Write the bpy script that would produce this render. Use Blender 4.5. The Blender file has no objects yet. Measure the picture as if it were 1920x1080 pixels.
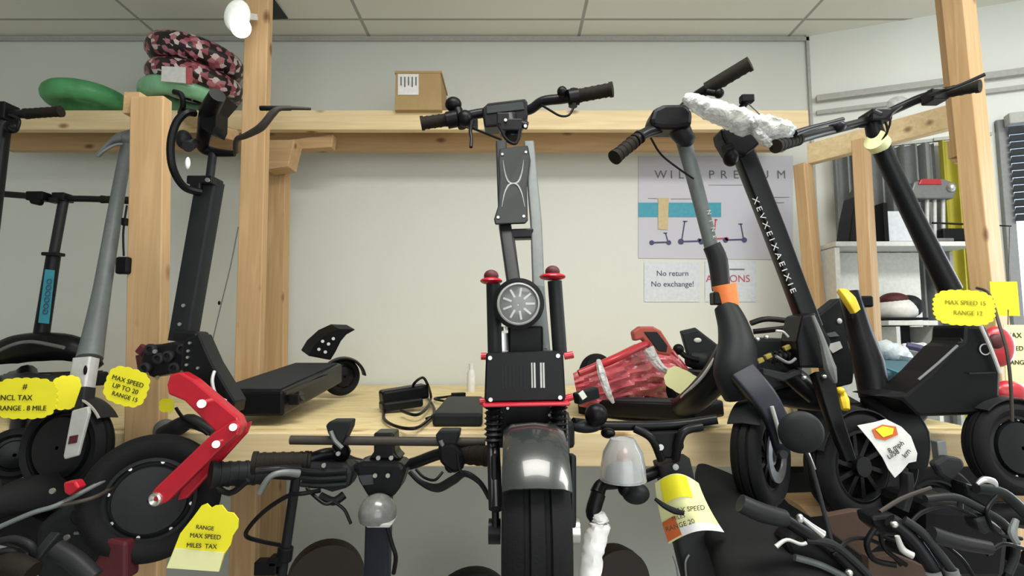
import bpy, math, random
from mathutils import Vector as V, Matrix
random.seed(7)
SC = bpy.context.scene
COL = SC.collection
R = math.radians

# ------------------------------------------------------------ camera
F = 1000.0
EYE = V((0, 0, 1.45)); PITCH = R(4.9)
cam = bpy.data.cameras.new('camera'); cam.sensor_width = 36; cam.lens = 36*F/1920
cam.clip_start = 0.02
co = bpy.data.objects.new('camera', cam); COL.objects.link(co)
co.location = EYE; co.rotation_euler = (R(90)+PITCH, 0, 0)
SC.camera = co
# ------------------------------------------------------------ world, lamps, exposure
w = bpy.data.worlds.new('world'); SC.world = w; w.use_nodes = True
w.node_tree.nodes['Background'].inputs[0].default_value = (0.75, 0.85, 1.0, 1)
w.node_tree.nodes['Background'].inputs[1].default_value = 1.0
def area(name, loc, rot, sx, sy, power, col):
    l = bpy.data.lights.new(name, 'AREA'); l.shape = 'RECTANGLE'; l.size = sx; l.size_y = sy
    l.energy = power; l.color = col
    o = bpy.data.objects.new(name, l); COL.objects.link(o); o.location = loc; o.rotation_euler = rot
    return o
area('ceiling_panel_light', (0.1, 0.55, 2.97), (0, 0, 0), 1.2, 0.6, 26, (1, 0.98, 0.92))
area('ceiling_panel_light', (1.9, 0.6, 2.97), (0, 0, 0), 1.2, 0.6, 32, (1, 0.98, 0.92))
area('ceiling_panel_light', (0.6, -1.5, 2.97), (0, 0, 0), 1.2, 0.6, 10, (1, 0.98, 0.92))
# fill light added behind the camera, then daylight from the right window
area('front_fill_light', (1.3, -2.5, 1.7), (R(92), 0, 0), 3.4, 2.0, 34, (0.93, 0.97, 1))
area('window_daylight', (2.75, 1.75, 1.55), (R(90), 0, R(160)), 1.2, 1.3, 22, (0.85, 0.93, 1))
vs = SC.view_settings
vs.view_transform = 'Standard'; vs.look = 'None'; vs.gamma = 1; vs.use_curve_mapping = False
vs.exposure = 0.55

# ------------------------------------------------------------ helpers
FW = V((0, math.cos(PITCH), math.sin(PITCH))); UP = V((0, -math.sin(PITCH), math.cos(PITCH)))
def ray(px, py): return FW + V((1, 0, 0))*((px-960)/F) + UP*((540-py)/F)
def W(px, py, Y):
    r = ray(px, py); return EYE + r*(Y/r.y)
def ZP(px, py, z):
    r = ray(px, py); return EYE + r*((z-1.45)/r.z)
def WS(l, Y=None): return [W(*p) if len(p) == 3 else W(p[0], p[1], Y) for p in l]
def S(n, Y): return n*Y/F            # pixels -> metres at a depth
X, YY, Z = V((1, 0, 0)), V((0, 1, 0)), V((0, 0, 1))

def frame(d, up=Z):
    d = d.normalized()
    s = d.cross(up)
    if s.length < 1e-4: s = d.cross(X if abs(d.x) < .9 else YY)
    s.normalize(); u = s.cross(d).normalized()
    return d, s, u
def catmull(P, res):
    if len(P) < 3 or res < 2: return list(P)
    out = []
    n = len(P)
    for i in range(n-1):
        a = P[max(i-1, 0)]; b = P[i]; c = P[i+1]; d = P[min(i+2, n-1)]
        for k in range(res):
            t = k/res
            out.append(0.5*((2*b)+(c-a)*t+(2*a-5*b+4*c-d)*t*t+(3*b-a-3*c+d)*t*t*t))
    out.append(P[-1]); return out

class M:
    def __init__(s): s.v = []; s.f = []; s.s = []
    def add(s, vs_, fs, sm=False):
        o = len(s.v); s.v += [V(p) for p in vs_]
        for f in fs: s.f.append([i+o for i in f]); s.s.append(sm)
        return s
    def loft(s, rings, cap=True, sm=True, closed=True):
        n = len(rings[0]); vs_ = [p for r in rings for p in r]; fs = []
        for i in range(len(rings)-1):
            for j in range(n if closed else n-1):
                k = (j+1) % n
                fs.append((i*n+j, i*n+k, (i+1)*n+k, (i+1)*n+j))
        s.add(vs_, fs, sm)
        if cap:
            s.add(rings[0], [list(range(n))[::-1]]); s.add(rings[-1], [list(range(n))])
        return s
    def tube(s, pts, r, n=10, res=5, up=Z, sq=None):
        P = catmull([V(p) for p in pts], res)
        if not isinstance(r, (list, tuple)): r = [r]*len(pts)
        def rad(i):
            t = i/(len(P)-1)*(len(r)-1); a = min(int(t), len(r)-2) if len(r) > 1 else 0
            return r[a]+(r[a+1]-r[a])*(t-a) if len(r) > 1 else r[0]
        d = (P[1]-P[0]).normalized(); _, sd, u = frame(d, up)
        rings = []
        for i, p in enumerate(P):
            if i == 0: t = P[1]-P[0]
            elif i == len(P)-1: t = P[-1]-P[-2]
            else: t = P[i+1]-P[i-1]
            t.normalize(); sd = (sd-t*sd.dot(t)).normalized(); u = sd.cross(t)
            q = rad(i)
            if sq: rings.append([p+sd*q*x*sq[0]+u*q*y*sq[1] for x, y in RR])
            else: rings.append([p+sd*q*math.cos(2*math.pi*k/n)+u*q*math.sin(2*math.pi*k/n) for k in range(n)])
        return s.loft(rings)
    def bar(s, p0, p1, w, d, up=Z, w1=None, d1=None):
        p0, p1 = V(p0), V(p1); _, sd, u = frame(p1-p0, up)
        w1 = w1 or w; d1 = d1 or d
        r0 = [p0+sd*w/2*a+u*d/2*b for a, b in ((-1, -1), (1, -1), (1, 1), (-1, 1))]
        r1 = [p1+sd*w1/2*a+u*d1/2*b for a, b in ((-1, -1), (1, -1), (1, 1), (-1, 1))]
        return s.loft([r0, r1], sm=False)
    def box(s, c, sz, ax=None):
        ax = ax or (X, YY, Z); c = V(c)
        return s.bar(c-ax[0]*sz[0]/2, c+ax[0]*sz[0]/2, sz[1], sz[2], ax[2])
    def cyl(s, p0, p1, r, r1=None, n=20):
        p0, p1 = V(p0), V(p1); _, sd, u = frame(p1-p0); r1 = r if r1 is None else r1
        f = lambda p, q: [p+sd*q*math.cos(2*math.pi*k/n)+u*q*math.sin(2*math.pi*k/n) for k in range(n)]
        return s.loft([f(p0, r), f(p1, r1)])
    def ell(s, c, r, ax=None, n=20, m=12, th=(0, math.pi)):
        ax = ax or (X, YY, Z); c = V(c)
        if not isinstance(r, (tuple, list)): r = (r, r, r)
        rings = []
        for i in range(m+1):
            t = th[0]+(th[1]-th[0])*i/m; t = max(1e-3, min(math.pi-1e-3, t))
            rings.append([c+ax[2]*r[2]*math.cos(t)+ax[0]*r[0]*math.sin(t)*math.cos(2*math.pi*k/n)+ax[1]*r[1]*math.sin(t)*math.sin(2*math.pi*k/n) for k in range(n)])
        return s.loft(rings)
    def prism(s, pts, th, sm=False):
        pts = [V(p) for p in pts]; b = [p+th for p in pts]; n = len(pts)
        s.add(pts, [list(range(n))]); s.add(b, [list(range(n))[::-1]])
        return s.loft([pts, b], cap=False, sm=sm)
    def lathe(s, c, axis, prof, n=48, closed=False, a0=0, a1=360, up=Z):
        a, sd, u = frame(V(axis), up); c = V(c); full = abs(a1-a0) >= 360
        m = n if full else n+1
        rings = []
        for k in range(m):
            t = R(a0+(a1-a0)*k/n)
            dr = sd*math.cos(t)+u*math.sin(t)
            rings.append([c+dr*r+a*h for r, h in prof])
        if full: rings.append(rings[0])
        return s.loft(rings, cap=not full and closed, closed=closed)
    def build(s, name, mat, parent=None, bevel=0, sub=0, label=None):
        me = bpy.data.meshes.new(name)
        if parent is None:
            mn = V((min(p.x for p in s.v), min(p.y for p in s.v), min(p.z for p in s.v)))
            mx = V((max(p.x for p in s.v), max(p.y for p in s.v), max(p.z for p in s.v)))
            o0 = V(((mn.x+mx.x)/2, (mn.y+mx.y)/2, mn.z))
        else: o0 = V(parent['_o'])
        me.from_pydata([p-o0 for p in s.v], [], s.f); me.update()
        me.polygons.foreach_set('use_smooth', s.s)
        import bmesh
        bm = bmesh.new(); bm.from_mesh(me)
        bmesh.ops.remove_doubles(bm, verts=bm.verts, dist=1e-6)
        bmesh.ops.recalc_face_normals(bm, faces=bm.faces)
        for e in bm.edges:
            if len(e.link_faces) == 2 and e.calc_face_angle(0) > R(42): e.smooth = False
        bm.to_mesh(me); bm.free()
        o = bpy.data.objects.new(name, me); COL.objects.link(o)
        me.materials.append(MAT[mat] if isinstance(mat, str) else mat)
        if parent is None: o.location = o0
        else: o.parent = parent
        o['_o'] = tuple(o0)
        if bevel:
            b = o.modifiers.new('bevel', 'BEVEL'); b.width = bevel; b.segments = 2; b.limit_method = 'ANGLE'; b.angle_limit = R(40)
        if sub:
            b = o.modifiers.new('subdivision', 'SUBSURF'); b.levels = sub; b.render_levels = sub
        if label: o['label'] = label
        return o
# rounded-rectangle section for square tubes
RR = []
for cx, cy, a0 in ((1, 1, 0), (-1, 1, 90), (-1, -1, 180), (1, -1, 270)):
    for k in range(4):
        a = R(a0+k*30); RR.append((cx*.72+.28*math.cos(a), cy*.72+.28*math.sin(a)))

def thing(name, label, cat, loc, group=None):
    o = bpy.data.objects.new(name, None); COL.objects.link(o); o.location = loc; o.empty_display_size = .05
    o['_o'] = tuple(V(loc)); o['label'] = label; o['category'] = cat
    if group: o['group'] = group
    return o
def tag(o, label, cat, group=None):
    o['label'] = label; o['category'] = cat
    if group: o['group'] = group
    return o
def struct(o): o['kind'] = 'structure'; return o
def text(s, c, size, mat, parent, name='lettering', u=X, v=Z, align='CENTER', ext=.0004, sx=1):
    cu = bpy.data.curves.new('t', 'FONT'); cu.body = s; cu.size = size; cu.extrude = ext; cu.align_x = align; cu.align_y = 'CENTER'
    t = bpy.data.objects.new('t', cu); COL.objects.link(t)
    bpy.context.view_layer.update()
    me = bpy.data.meshes.new_from_object(t.evaluated_get(bpy.context.evaluated_depsgraph_get()))
    bpy.data.objects.remove(t); bpy.data.curves.remove(cu)
    o0 = V(parent['_o']); u = u.normalized(); v = v.normalized(); n = u.cross(v)
    for q in me.vertices: q.co = V(c)+u*q.co.x*sx+v*q.co.y+n*q.co.z-o0
    me.materials.clear(); me.materials.append(MAT[mat])
    o = bpy.data.objects.new(name, me); COL.objects.link(o); o.parent = parent; o['_o'] = tuple(o0)
    return o

# ------------------------------------------------------------ materials
MAT = {}
def mat(name, col, rough=.5, metal=0, spec=.5, bump=None, var=None, trans=0, emit=None, alpha=1, coat=0):
    m = bpy.data.materials.new(name); m.use_nodes = True; nt = m.node_tree; b = nt.nodes['Principled BSDF']
    b.inputs['Base Color'].default_value = (*col, 1); b.inputs['Roughness'].default_value = rough
    b.inputs['Metallic'].default_value = metal; b.inputs['Specular IOR Level'].default_value = spec
    b.inputs['Transmission Weight'].default_value = trans; b.inputs['Alpha'].default_value = alpha
    b.inputs['Coat Weight'].default_value = coat
    if emit: b.inputs['Emission Color'].default_value = (*emit[0], 1); b.inputs['Emission Strength'].default_value = emit[1]
    tc = nt.nodes.new('ShaderNodeTexCoord')
    if var is None: var = (60, .18)
    if var:
        n = nt.nodes.new('ShaderNodeTexNoise'); n.inputs['Scale'].default_value = var[0]; n.inputs['Detail'].default_value = 4
        nt.links.new(tc.outputs['Object'], n.inputs['Vector'])
        mx = nt.nodes.new('ShaderNodeMix'); mx.data_type = 'RGBA'
        mx.inputs[6].default_value = (*[c*(1-var[1]) for c in col], 1); mx.inputs[7].default_value = (*[min(1, c*(1+var[1])) for c in col], 1)
        nt.links.new(n.outputs['Fac'], mx.inputs[0]); nt.links.new(mx.outputs[2], b.inputs['Base Color'])
    if bump:
        n = nt.nodes.new('ShaderNodeTexNoise'); n.inputs['Scale'].default_value = bump[0]; n.inputs['Detail'].default_value = 3
        nt.links.new(tc.outputs['Object'], n.inputs['Vector'])
        bp = nt.nodes.new('ShaderNodeBump'); bp.inputs['Strength'].default_value = bump[1]; bp.inputs['Distance'].default_value = bump[2]
        nt.links.new(n.outputs['Fac'], bp.inputs['Height']); nt.links.new(bp.outputs['Normal'], b.inputs['Normal'])
    MAT[name] = m; return m
mat('wall_paint', (.68, .70, .665), .75, bump=(14, .15, .01), var=(1.3, .05))
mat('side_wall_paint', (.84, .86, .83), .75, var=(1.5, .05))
mat('floor_mat', (.38, .37, .34), .6, var=(8, .3))
mat('black_plastic', (.004, .004, .005), .38, spec=.16)
mat('black_satin', (.006, .0065, .0075), .34, spec=.2)
mat('black_metal', (.008, .008, .010), .34, metal=.1, spec=.25)
mat('dark_grey', (.018, .019, .021), .45, spec=.18)
mat('charcoal', (.013, .016, .017), .5, spec=.16)
mat('blue_black', (.010, .013, .022), .4, spec=.25)
mat('rubber', (.008, .0085, .009), .7, spec=.15, bump=(260, .5, .001))
mat('grip_rubber', (.016, .013, .010), .7, spec=.15, bump=(400, .6, .001))
mat('grey_metal', (.16, .17, .17), .45, metal=.3)
mat('grey_paint', (.115, .13, .13), .5, spec=.4)
mat('silver', (.62, .62, .62), .28, metal=.9)
mat('bolt_steel', (.55, .55, .53), .3, metal=.9)
mat('silver_paint', (.5, .5, .49), .4, metal=.2)
mat('red_metal', (.52, .012, .03), .33, metal=.25, coat=.3)
mat('red_dark', (.07, .004, .009), .6)
mat('red_gloss', (.42, .02, .03), .3)
mat('orange_plastic', (.85, .22, .06), .45)
mat('dull_red', (.40, .07, .045), .5)
mat('yellow_card', (.84, .76, .02), .6, var=(25, .06))
mat('pale_card', (.80, .80, .42), .6, var=(25, .06))
mat('cream_card', (.80, .76, .55), .6)
mat('yellow_plastic', (.72, .5, .02), .45)
mat('brass', (.30, .24, .05), .45, metal=.4)
mat('faded_ink', (.30, .27, .01), .7)
mat('marker_ink', (.03, .03, .012), .7)
mat('orange_print', (.62, .13, .03), .6)
mat('white_paper', (.74, .74, .73), .7)
mat('poster_paper', (.52, .52, .60), .45, var=(3, .05))
mat('notice_paper', (.62, .66, .72), .5)
mat('cyan_print', (.03, .30, .42), .5)
mat('cyan_paint', (.04, .30, .40), .5)
mat('ink_navy', (.05, .05, .13), .6)
mat('ink_red', (.5, .07, .10), .6)
mat('ink_grey', (.13, .13, .16), .6)
mat('masking_tape', (.56, .45, .25), .6)
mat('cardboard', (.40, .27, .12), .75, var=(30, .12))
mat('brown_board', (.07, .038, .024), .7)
mat('white_plastic', (.72, .72, .70), .4)
mat('white_laminate', (.66, .68, .66), .45)
mat('grey_curtain', (.20, .215, .215), .7)
mat('yellow_curtain', (.42, .38, .04), .7, var=(6, .3))
mat('blinds_dark', (.02, .025, .03), .5)
mat('window_frame', (.25, .26, .27), .5)
mat('trim_grey', (.42, .42, .40), .5)
mat('teal_paint', (.03, .22, .28), .5)
mat('blue_fabric', (.05, .12, .16), .7)
mat('pale_bag', (.5, .55, .58), .45, bump=(30, .6, .01))
mat('brown_seat', (.03, .02, .016), .6)
mat('dark_glass', (.03, .035, .04), .1, coat=.5)
mat('grip_brown', (.035, .027, .021), .6)
mat('grit_tape', (.035, .037, .04), .85, spec=.15, bump=(700, .8, .001))
mat('clear_glass', (.75, .77, .78), .12, trans=.75, var=(40, .2))
mat('clear_film', (.68, .70, .70), .3, alpha=.68, bump=(40, 1, .02), var=(35, .35), coat=.6)
mat('red_film', (.55, .10, .12), .2, bump=(30, 1, .008), var=(14, .75), coat=1)
mat('lamp_glow', (.9, .9, .9), .4, emit=((1, .98, .95), 3))
mat('lamp_shell', (.8, .82, .8), .4, emit=((.9, 1, .95), .12))
mat('smoke_plastic', (.022, .026, .026), .25, coat=.45)
mat('dome_plastic', (.16, .16, .155), .25, coat=.4, var=(90, .4))
def wood(name, c0, c1, ax):
    m = bpy.data.materials.new(name); m.use_nodes = True; nt = m.node_tree; b = nt.nodes['Principled BSDF']
    b.inputs['Roughness'].default_value = .62
    tc = nt.nodes.new('ShaderNodeTexCoord'); mp = nt.nodes.new('ShaderNodeMapping')
    sc = [26, 26, 26]; sc[ax] = 1.3; mp.inputs['Scale'].default_value = sc
    nt.links.new(tc.outputs['Object'], mp.inputs[0])
    n = nt.nodes.new('ShaderNodeTexNoise'); n.inputs['Scale'].default_value = 1.6; n.inputs['Detail'].default_value = 6; n.inputs['Distortion'].default_value = 1.2
    nt.links.new(mp.outputs[0], n.inputs['Vector'])
    cr = nt.nodes.new('ShaderNodeValToRGB'); cr.color_ramp.elements[0].position = .3; cr.color_ramp.elements[1].position = .7
    cr.color_ramp.elements[0].color = (*c0, 1); cr.color_ramp.elements[1].color = (*c1, 1)
    nt.links.new(n.outputs['Fac'], cr.inputs[0])
    mp2 = nt.nodes.new('ShaderNodeMapping'); s2 = [11, 11, 11]; s2[ax] = 5.5; mp2.inputs['Scale'].default_value = s2
    nt.links.new(tc.outputs['Object'], mp2.inputs[0])
    vo = nt.nodes.new('ShaderNodeTexVoronoi'); vo.inputs['Scale'].default_value = .9; nt.links.new(mp2.outputs[0], vo.inputs['Vector'])
    kr = nt.nodes.new('ShaderNodeValToRGB'); kr.color_ramp.elements[0].position = .06; kr.color_ramp.elements[1].position = .16
    nt.links.new(vo.outputs['Distance'], kr.inputs[0])
    mx = nt.nodes.new('ShaderNodeMix'); mx.data_type = 'RGBA'; mx.inputs[6].default_value = (c0[0]*.45, c0[1]*.35, c0[2]*.3, 1)
    nt.links.new(kr.outputs[0], mx.inputs[0]); nt.links.new(cr.outputs[0], mx.inputs[7]); nt.links.new(mx.outputs[2], b.inputs['Base Color'])
    bp = nt.nodes.new('ShaderNodeBump'); bp.inputs['Strength'].default_value = .25; bp.inputs['Distance'].default_value = .002
    nt.links.new(n.outputs['Fac'], bp.inputs['Height']); nt.links.new(bp.outputs[0], b.inputs['Normal'])
    MAT[name] = m
WC = ((.44, .27, .125), (.57, .38, .20))
wood('pine_upright', *WC, 2); wood('pine_beam', (.70, .53, .29), (.84, .68, .42), 0); wood('pine_dark', (.42, .26, .12), (.52, .34, .18), 0)
wood('pine_depth', *WC, 1)
def osb():
    m = bpy.data.materials.new('strand_board'); m.use_nodes = True; nt = m.node_tree; b = nt.nodes['Principled BSDF']
    b.inputs['Roughness'].default_value = .65
    tc = nt.nodes.new('ShaderNodeTexCoord'); mp = nt.nodes.new('ShaderNodeMapping'); mp.inputs['Scale'].default_value = (14, 30, 20)
    nt.links.new(tc.outputs['Object'], mp.inputs[0])
    n = nt.nodes.new('ShaderNodeTexVoronoi'); n.inputs['Scale'].default_value = 1.5; nt.links.new(mp.outputs[0], n.inputs['Vector'])
    n2 = nt.nodes.new('ShaderNodeTexNoise'); n2.inputs['Scale'].default_value = 3; n2.inputs['Detail'].default_value = 5; nt.links.new(tc.outputs['Object'], n2.inputs['Vector'])
    cr = nt.nodes.new('ShaderNodeValToRGB'); cr.color_ramp.elements[0].color = (.66, .50, .22, 1); cr.color_ramp.elements[1].color = (.90, .76, .44, 1)
    mx = nt.nodes.new('ShaderNodeMath'); mx.operation = 'ADD'
    sp = nt.nodes.new('ShaderNodeSeparateColor'); nt.links.new(n.outputs['Color'], sp.inputs[0])
    mu = nt.nodes.new('ShaderNodeMath'); mu.operation = 'MULTIPLY'; mu.inputs[1].default_value = .5; nt.links.new(sp.outputs[0], mu.inputs[0])
    nt.links.new(mu.outputs[0], mx.inputs[0]); mu2 = nt.nodes.new('ShaderNodeMath'); mu2.operation = 'MULTIPLY'; mu2.inputs[1].default_value = .6
    nt.links.new(n2.outputs['Fac'], mu2.inputs[0]); nt.links.new(mu2.outputs[0], mx.inputs[1]); nt.links.new(mx.outputs[0], cr.inputs[0])
    nt.links.new(cr.outputs[0], b.inputs['Base Color']); MAT['strand_board'] = m
osb()
def tiles():
    m = bpy.data.materials.new('ceiling_tile'); m.use_nodes = True; nt = m.node_tree; b = nt.nodes['Principled BSDF']; b.inputs['Roughness'].default_value = .85
    tc = nt.nodes.new('ShaderNodeTexCoord'); mp = nt.nodes.new('ShaderNodeMapping'); mp.inputs['Location'].default_value = (TX, TY, 0)
    nt.links.new(tc.outputs['Object'], mp.inputs[0])
    br = nt.nodes.new('ShaderNodeTexBrick'); br.offset = 0; br.inputs['Scale'].default_value = 1
    br.inputs['Brick Width'].default_value = 1.09; br.inputs['Row Height'].default_value = .6; br.inputs['Mortar Size'].default_value = .009; br.inputs['Mortar Smooth'].default_value = .2
    br.inputs['Color1'].default_value = (.84, .84, .76, 1); br.inputs['Color2'].default_value = (.80, .80, .72, 1); br.inputs['Mortar'].default_value = (.42, .41, .37, 1)
    nt.links.new(mp.outputs[0], br.inputs['Vector']); nt.links.new(br.outputs['Color'], b.inputs['Base Color'])
    MAT['ceiling_tile'] = m
TX, TY = 0.743, 0.3
def zig(name, cols, sc):
    m = bpy.data.materials.new(name); m.use_nodes = True; nt = m.node_tree; b = nt.nodes['Principled BSDF']; b.inputs['Roughness'].default_value = .35
    tc = nt.nodes.new('ShaderNodeTexCoord')
    n = nt.nodes.new('ShaderNodeTexVoronoi'); n.inputs['Scale'].default_value = sc; nt.links.new(tc.outputs['Object'], n.inputs['Vector'])
    sp = nt.nodes.new('ShaderNodeSeparateColor'); nt.links.new(n.outputs['Color'], sp.inputs[0])
    cr = nt.nodes.new('ShaderNodeValToRGB'); cr.color_ramp.interpolation = 'CONSTANT'
    el = cr.color_ramp.elements; el[0].color = (*cols[0], 1); el[1].position = 1/len(cols); el[1].color = (*cols[1], 1)
    for i, c in enumerate(cols[2:]): e = el.new((i+2)/len(cols)); e.color = (*c, 1)
    nt.links.new(sp.outputs[0], cr.inputs[0]); nt.links.new(cr.outputs[0], b.inputs['Base Color']); MAT[name] = m
zig('patterned_tyre', ((.015, .01, .012), (.35, .08, .11), (.75, .6, .6), (.02, .01, .012), (.5, .2, .24)), 48)
mat('green_rubber', (.09, .36, .14), .45, var=(22, .45), bump=(30, .4, .006))
mat('green_wrap', (.26, .58, .34), .3, var=(18, .4), bump=(30, .4, .006), coat=.4)

# ------------------------------------------------------------ room
CZ = 2.99; WY = 2.65; SH = 1.20
tiles()
A0 = V((W(1515, 72, WY).x, WY, 0)); WD = V((math.sin(R(70)), -math.cos(R(70)), 0))
def wr(t, z): return A0+WD*t+Z*z
WN = V((-WD.y, WD.x, 0))*-1   # into the room
WN = WN if WN.y < 0 else -WN
struct(M().box((0, .4, -.03), (8.4, 6.4, .06)).build('floor', 'floor_mat'))
o = struct(M().box((0, .4, CZ+.03), (8.4, 6.4, .06)).build('ceiling', 'ceiling_tile'))
struct(M().box((-1.25, WY+.04, CZ/2), (2*(A0.x+1.25)+.08, .08, CZ)).build('wall_back', 'wall_paint'))
struct(M().box((-4.05, 0, CZ/2), (.08, 5.3, CZ)).build('wall_left', 'wall_paint'))
struct(M().box((0, -2.65, CZ/2), (8.0, .08, CZ)).build('wall_front', 'wall_paint'))
t0, t1, zb, zt = .74, 2.3, .5, 2.42
m = M()
th = -WN*.08
for a, b, c, d in ((0, t0, 0, CZ), (t0, t1, 0, zb), (t0, t1, zt, CZ), (t1, 2.62, 0, CZ)):
    m.prism([wr(a, c), wr(b, c), wr(b, d), wr(a, d)], th)
struct(m.build('wall_right', 'side_wall_paint'))
struct(M().box((4.1, -.35, CZ/2), (.08, 4.55, CZ)).build('wall_right_side', 'side_wall_paint'))
win = bpy.data.objects.new('window_1', None); COL.objects.link(win); win.location = wr(t0, zb); win['_o'] = tuple(wr(t0, zb)); win['kind'] = 'structure'
m = M()
for t in (t0+.02, (t0+t1)/2, t1-.02): m.bar(wr(t, zb), wr(t, zt), .04, .06, WN)
for z in (zb+.02, zt-.02, 1.3): m.bar(wr(t0, z), wr(t1, z), .04, .06, Z)
m.build('window_frame', 'window_frame', win, .003)
mat('daylight_pane', (.5, .6, .8), .1, emit=((.62, .78, 1), 1.3))
M().prism([wr(t0, zb)-WN*.03, wr(t1, zb)-WN*.03, wr(t1, zt)-WN*.03, wr(t0, zt)-WN*.03], -WN*.006).build('window_pane', 'daylight_pane', win)
# trims: soffit line, corner strip
z1 = W(1540, 190, WY).z
m = M(); m.bar(wr(.02, z1)+WN*.02, wr(2.6, z1)+WN*.02, .03, .03); m.bar(wr(.02, z1-.07)+WN*.012, wr(2.6, z1-.07)+WN*.012, .02, .02)
struct(m.build('trim_1', 'trim_grey'))
struct(M().bar((A0.x-.01, WY-.008, 0), (A0.x-.01, WY-.008, CZ), .014, .012, YY).build('trim_2', 'trim_grey'))
struct(M().bar((-4, WY-.008, CZ-.02), (A0.x, WY-.008, CZ-.02), .012, .02).build('trim_3', 'trim_grey'))
struct(M().bar((-4, WY-.01, .06), (A0.x, WY-.01, .06), .02, .12).build('baseboard_back', 'charcoal'))
# blind
b = M()
for i in range(13): b.bar(wr(t0+.03, 2.36-i*.033)+WN*.05, wr(t1-.03, 2.36-i*.033)+WN*.05, .004, .03, Z+WN*.4)
bl = thing('window_blind', 'dark slatted window blind half lowered at the far right window', 'blind', wr(t0, 1.95)+WN*.06)
b.build('slats', 'blinds_dark', bl)
M().bar(wr(t0+.02, 2.41)+WN*.06, wr(t1-.02, 2.41)+WN*.06, .05, .05).build('headrail', 'trim_grey', bl, .004)
# thin dark triangle on the ceiling beside the tall post
p = [ZP(508, -5, CZ-.006), ZP(508, 35, CZ-.006), ZP(540, 34, CZ-.006), ZP(512, -5, CZ-.006)]
tag(M().prism(p, Z*-.004).build('ceiling_dark_patch', 'blinds_dark'), 'small black triangular patch on the ceiling beside the tall post', 'dark_patch')

# ------------------------------------------------------------ lumber rack
def lumber(px0, py0, px1, py1, Y, w, d, label, m='pine_upright', name='wooden_post', yaw=0, z0=None, z1=None, cat='post', Y1=None):
    a = W(px1, py1, Y1 or Y); b_ = W(px0, py0, Y)
    if z0 is not None: dd = (b_-a)/(b_.z-a.z); a = a+dd*(z0-a.z)
    if z1 is not None: dd = (b_-a)/(b_.z-a.z); b_ = a+dd*(z1-a.z)
    n = V((math.sin(R(yaw)), -math.cos(R(yaw)), 0))
    a -= n*d/2; b_ -= n*d/2
    o = M().bar(a, b_, w, d, n).build(name, m, None, .003)
    return tag(o, label, cat)
lumber(275, 180, 265, 800, 1.375, .089, .038, 'thick front pine post with a cut top, beside the grey scooter stem', z0=0)
tag(M().bar(W(246, 192, 1.395), W(246, 192, 1.395)+V((.001,.08,0)), .045, .06).build('wooden_block', 'pine_depth', None, .002), 'small pine block screwed behind the cut top of the front post', 'block')
lumber(481, 20, 463, 680, 1.85, .086, .038, 'tallest pine post running up to the ceiling, knotty, beside the patterned tyres', z0=0, z1=CZ-.001)
lumber(516, 300, 510, 690, 2.32, .089, .06, 'pine post behind the tall post, under the top beam', z0=0, z1=W(516, 283, 2.32).z)
bt = W(800, 210, 2.32).z
def hbeam(xa, xb, yf, dp, z0, z1, label, m='pine_beam', name='wooden_beam'):
    o = M().bar((xa, yf+dp/2, (z0+z1)/2), (xb, yf+dp/2, (z0+z1)/2), dp, z1-z0).build(name, m, None, .003)
    return tag(o, label, 'beam')
xr = W(1512, 230, 2.32).x
hbeam(-2.4, xr, 2.30, .04, bt-.089, bt, 'long light pine beam across the top of the rack, carrying the cardboard box')
hbeam(-2.4, xr-.02, 2.46, .04, W(800, 281, 2.46).z, W(800, 236, 2.46).z, 'darker pine beam behind and below the long top beam', 'pine_dark')
tag(M().bar(W(425, 250, 1.92), W(360, 222, 2.29), .085, .04).build('wooden_beam', 'pine_depth', None, .003), 'short pine crosspiece running back from the tall post to the top beam', 'beam')
tag(M().prism(WS([(498, 262), (552, 262), (540, 312), (498, 318)], 2.22), YY*.09).build('wooden_block', 'pine_dark', None, .003), 'pine corner block below the top beam beside the tall post', 'block')
tag(M().prism(WS([(540, 262), (625, 252), (622, 276), (545, 280)], 2.35), YY*.05).build('wooden_block', 'pine_dark', None, .003), 'rough pine offcut under the top beam right of the tall post', 'block')
# shelf
YF = ZP(700, 806, SH).y
shx = W(1842, 790, YF).x
tag(M().box(((-2.3+shx)/2, (YF+WY-.02)/2+.01, SH-.009), (shx+2.3, WY-.02-YF-.02, .018)).build('shelf_board', 'strand_board'), 'pale strand board shelf surface under the scooters', 'shelf')
tag(M().bar((-2.3, YF-.005, SH-.046), (shx, YF-.005, SH-.046), .038, .085).build('wooden_beam', 'pine_beam', None, .003), 'pine beam along the front edge of the shelf', 'beam')
# right wing of the frame
wc = W(1518, 290, 2.3); we = W(1806, 214, 1.86)
tag(M().bar(wc, we, .04, .089).build('wooden_beam', 'pine_beam', None, .003), 'angled pine beam at the right, running from the rack corner to the right post', 'beam')
lumber(1516, 310, 1546, 640, 2.28, .07, .05, 'pine post at the right back corner of the rack below the angled beam', yaw=30, z0=SH, z1=W(1516, 306, 2.28).z)
lumber(1627, 275, 1648, 640, 2.06, .082, .045, 'middle pine post under the angled beam at the right', yaw=40, z0=SH, z1=W(1627, 262, 2.06).z)
lumber(1818, 0, 1872, 520, 1.72, .10, .06, 'wide pine post at the far right in front of the window', yaw=28, z1=CZ-.001, z0=0)
lumber(1789, 0, 1822, 300, 1.80, .04, .05, 'narrow pine stud fixed along the left side of the wide right post', yaw=28, z1=CZ-.001, z0=W(1812, 300, 1.8).z)
tag(M().bar(W(1802, 262, 1.82), W(1804, 295, 1.82), .06, .05, YY).build('wooden_block', 'pine_upright', None, .003), 'pine block under the right end of the angled beam', 'block')

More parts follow.
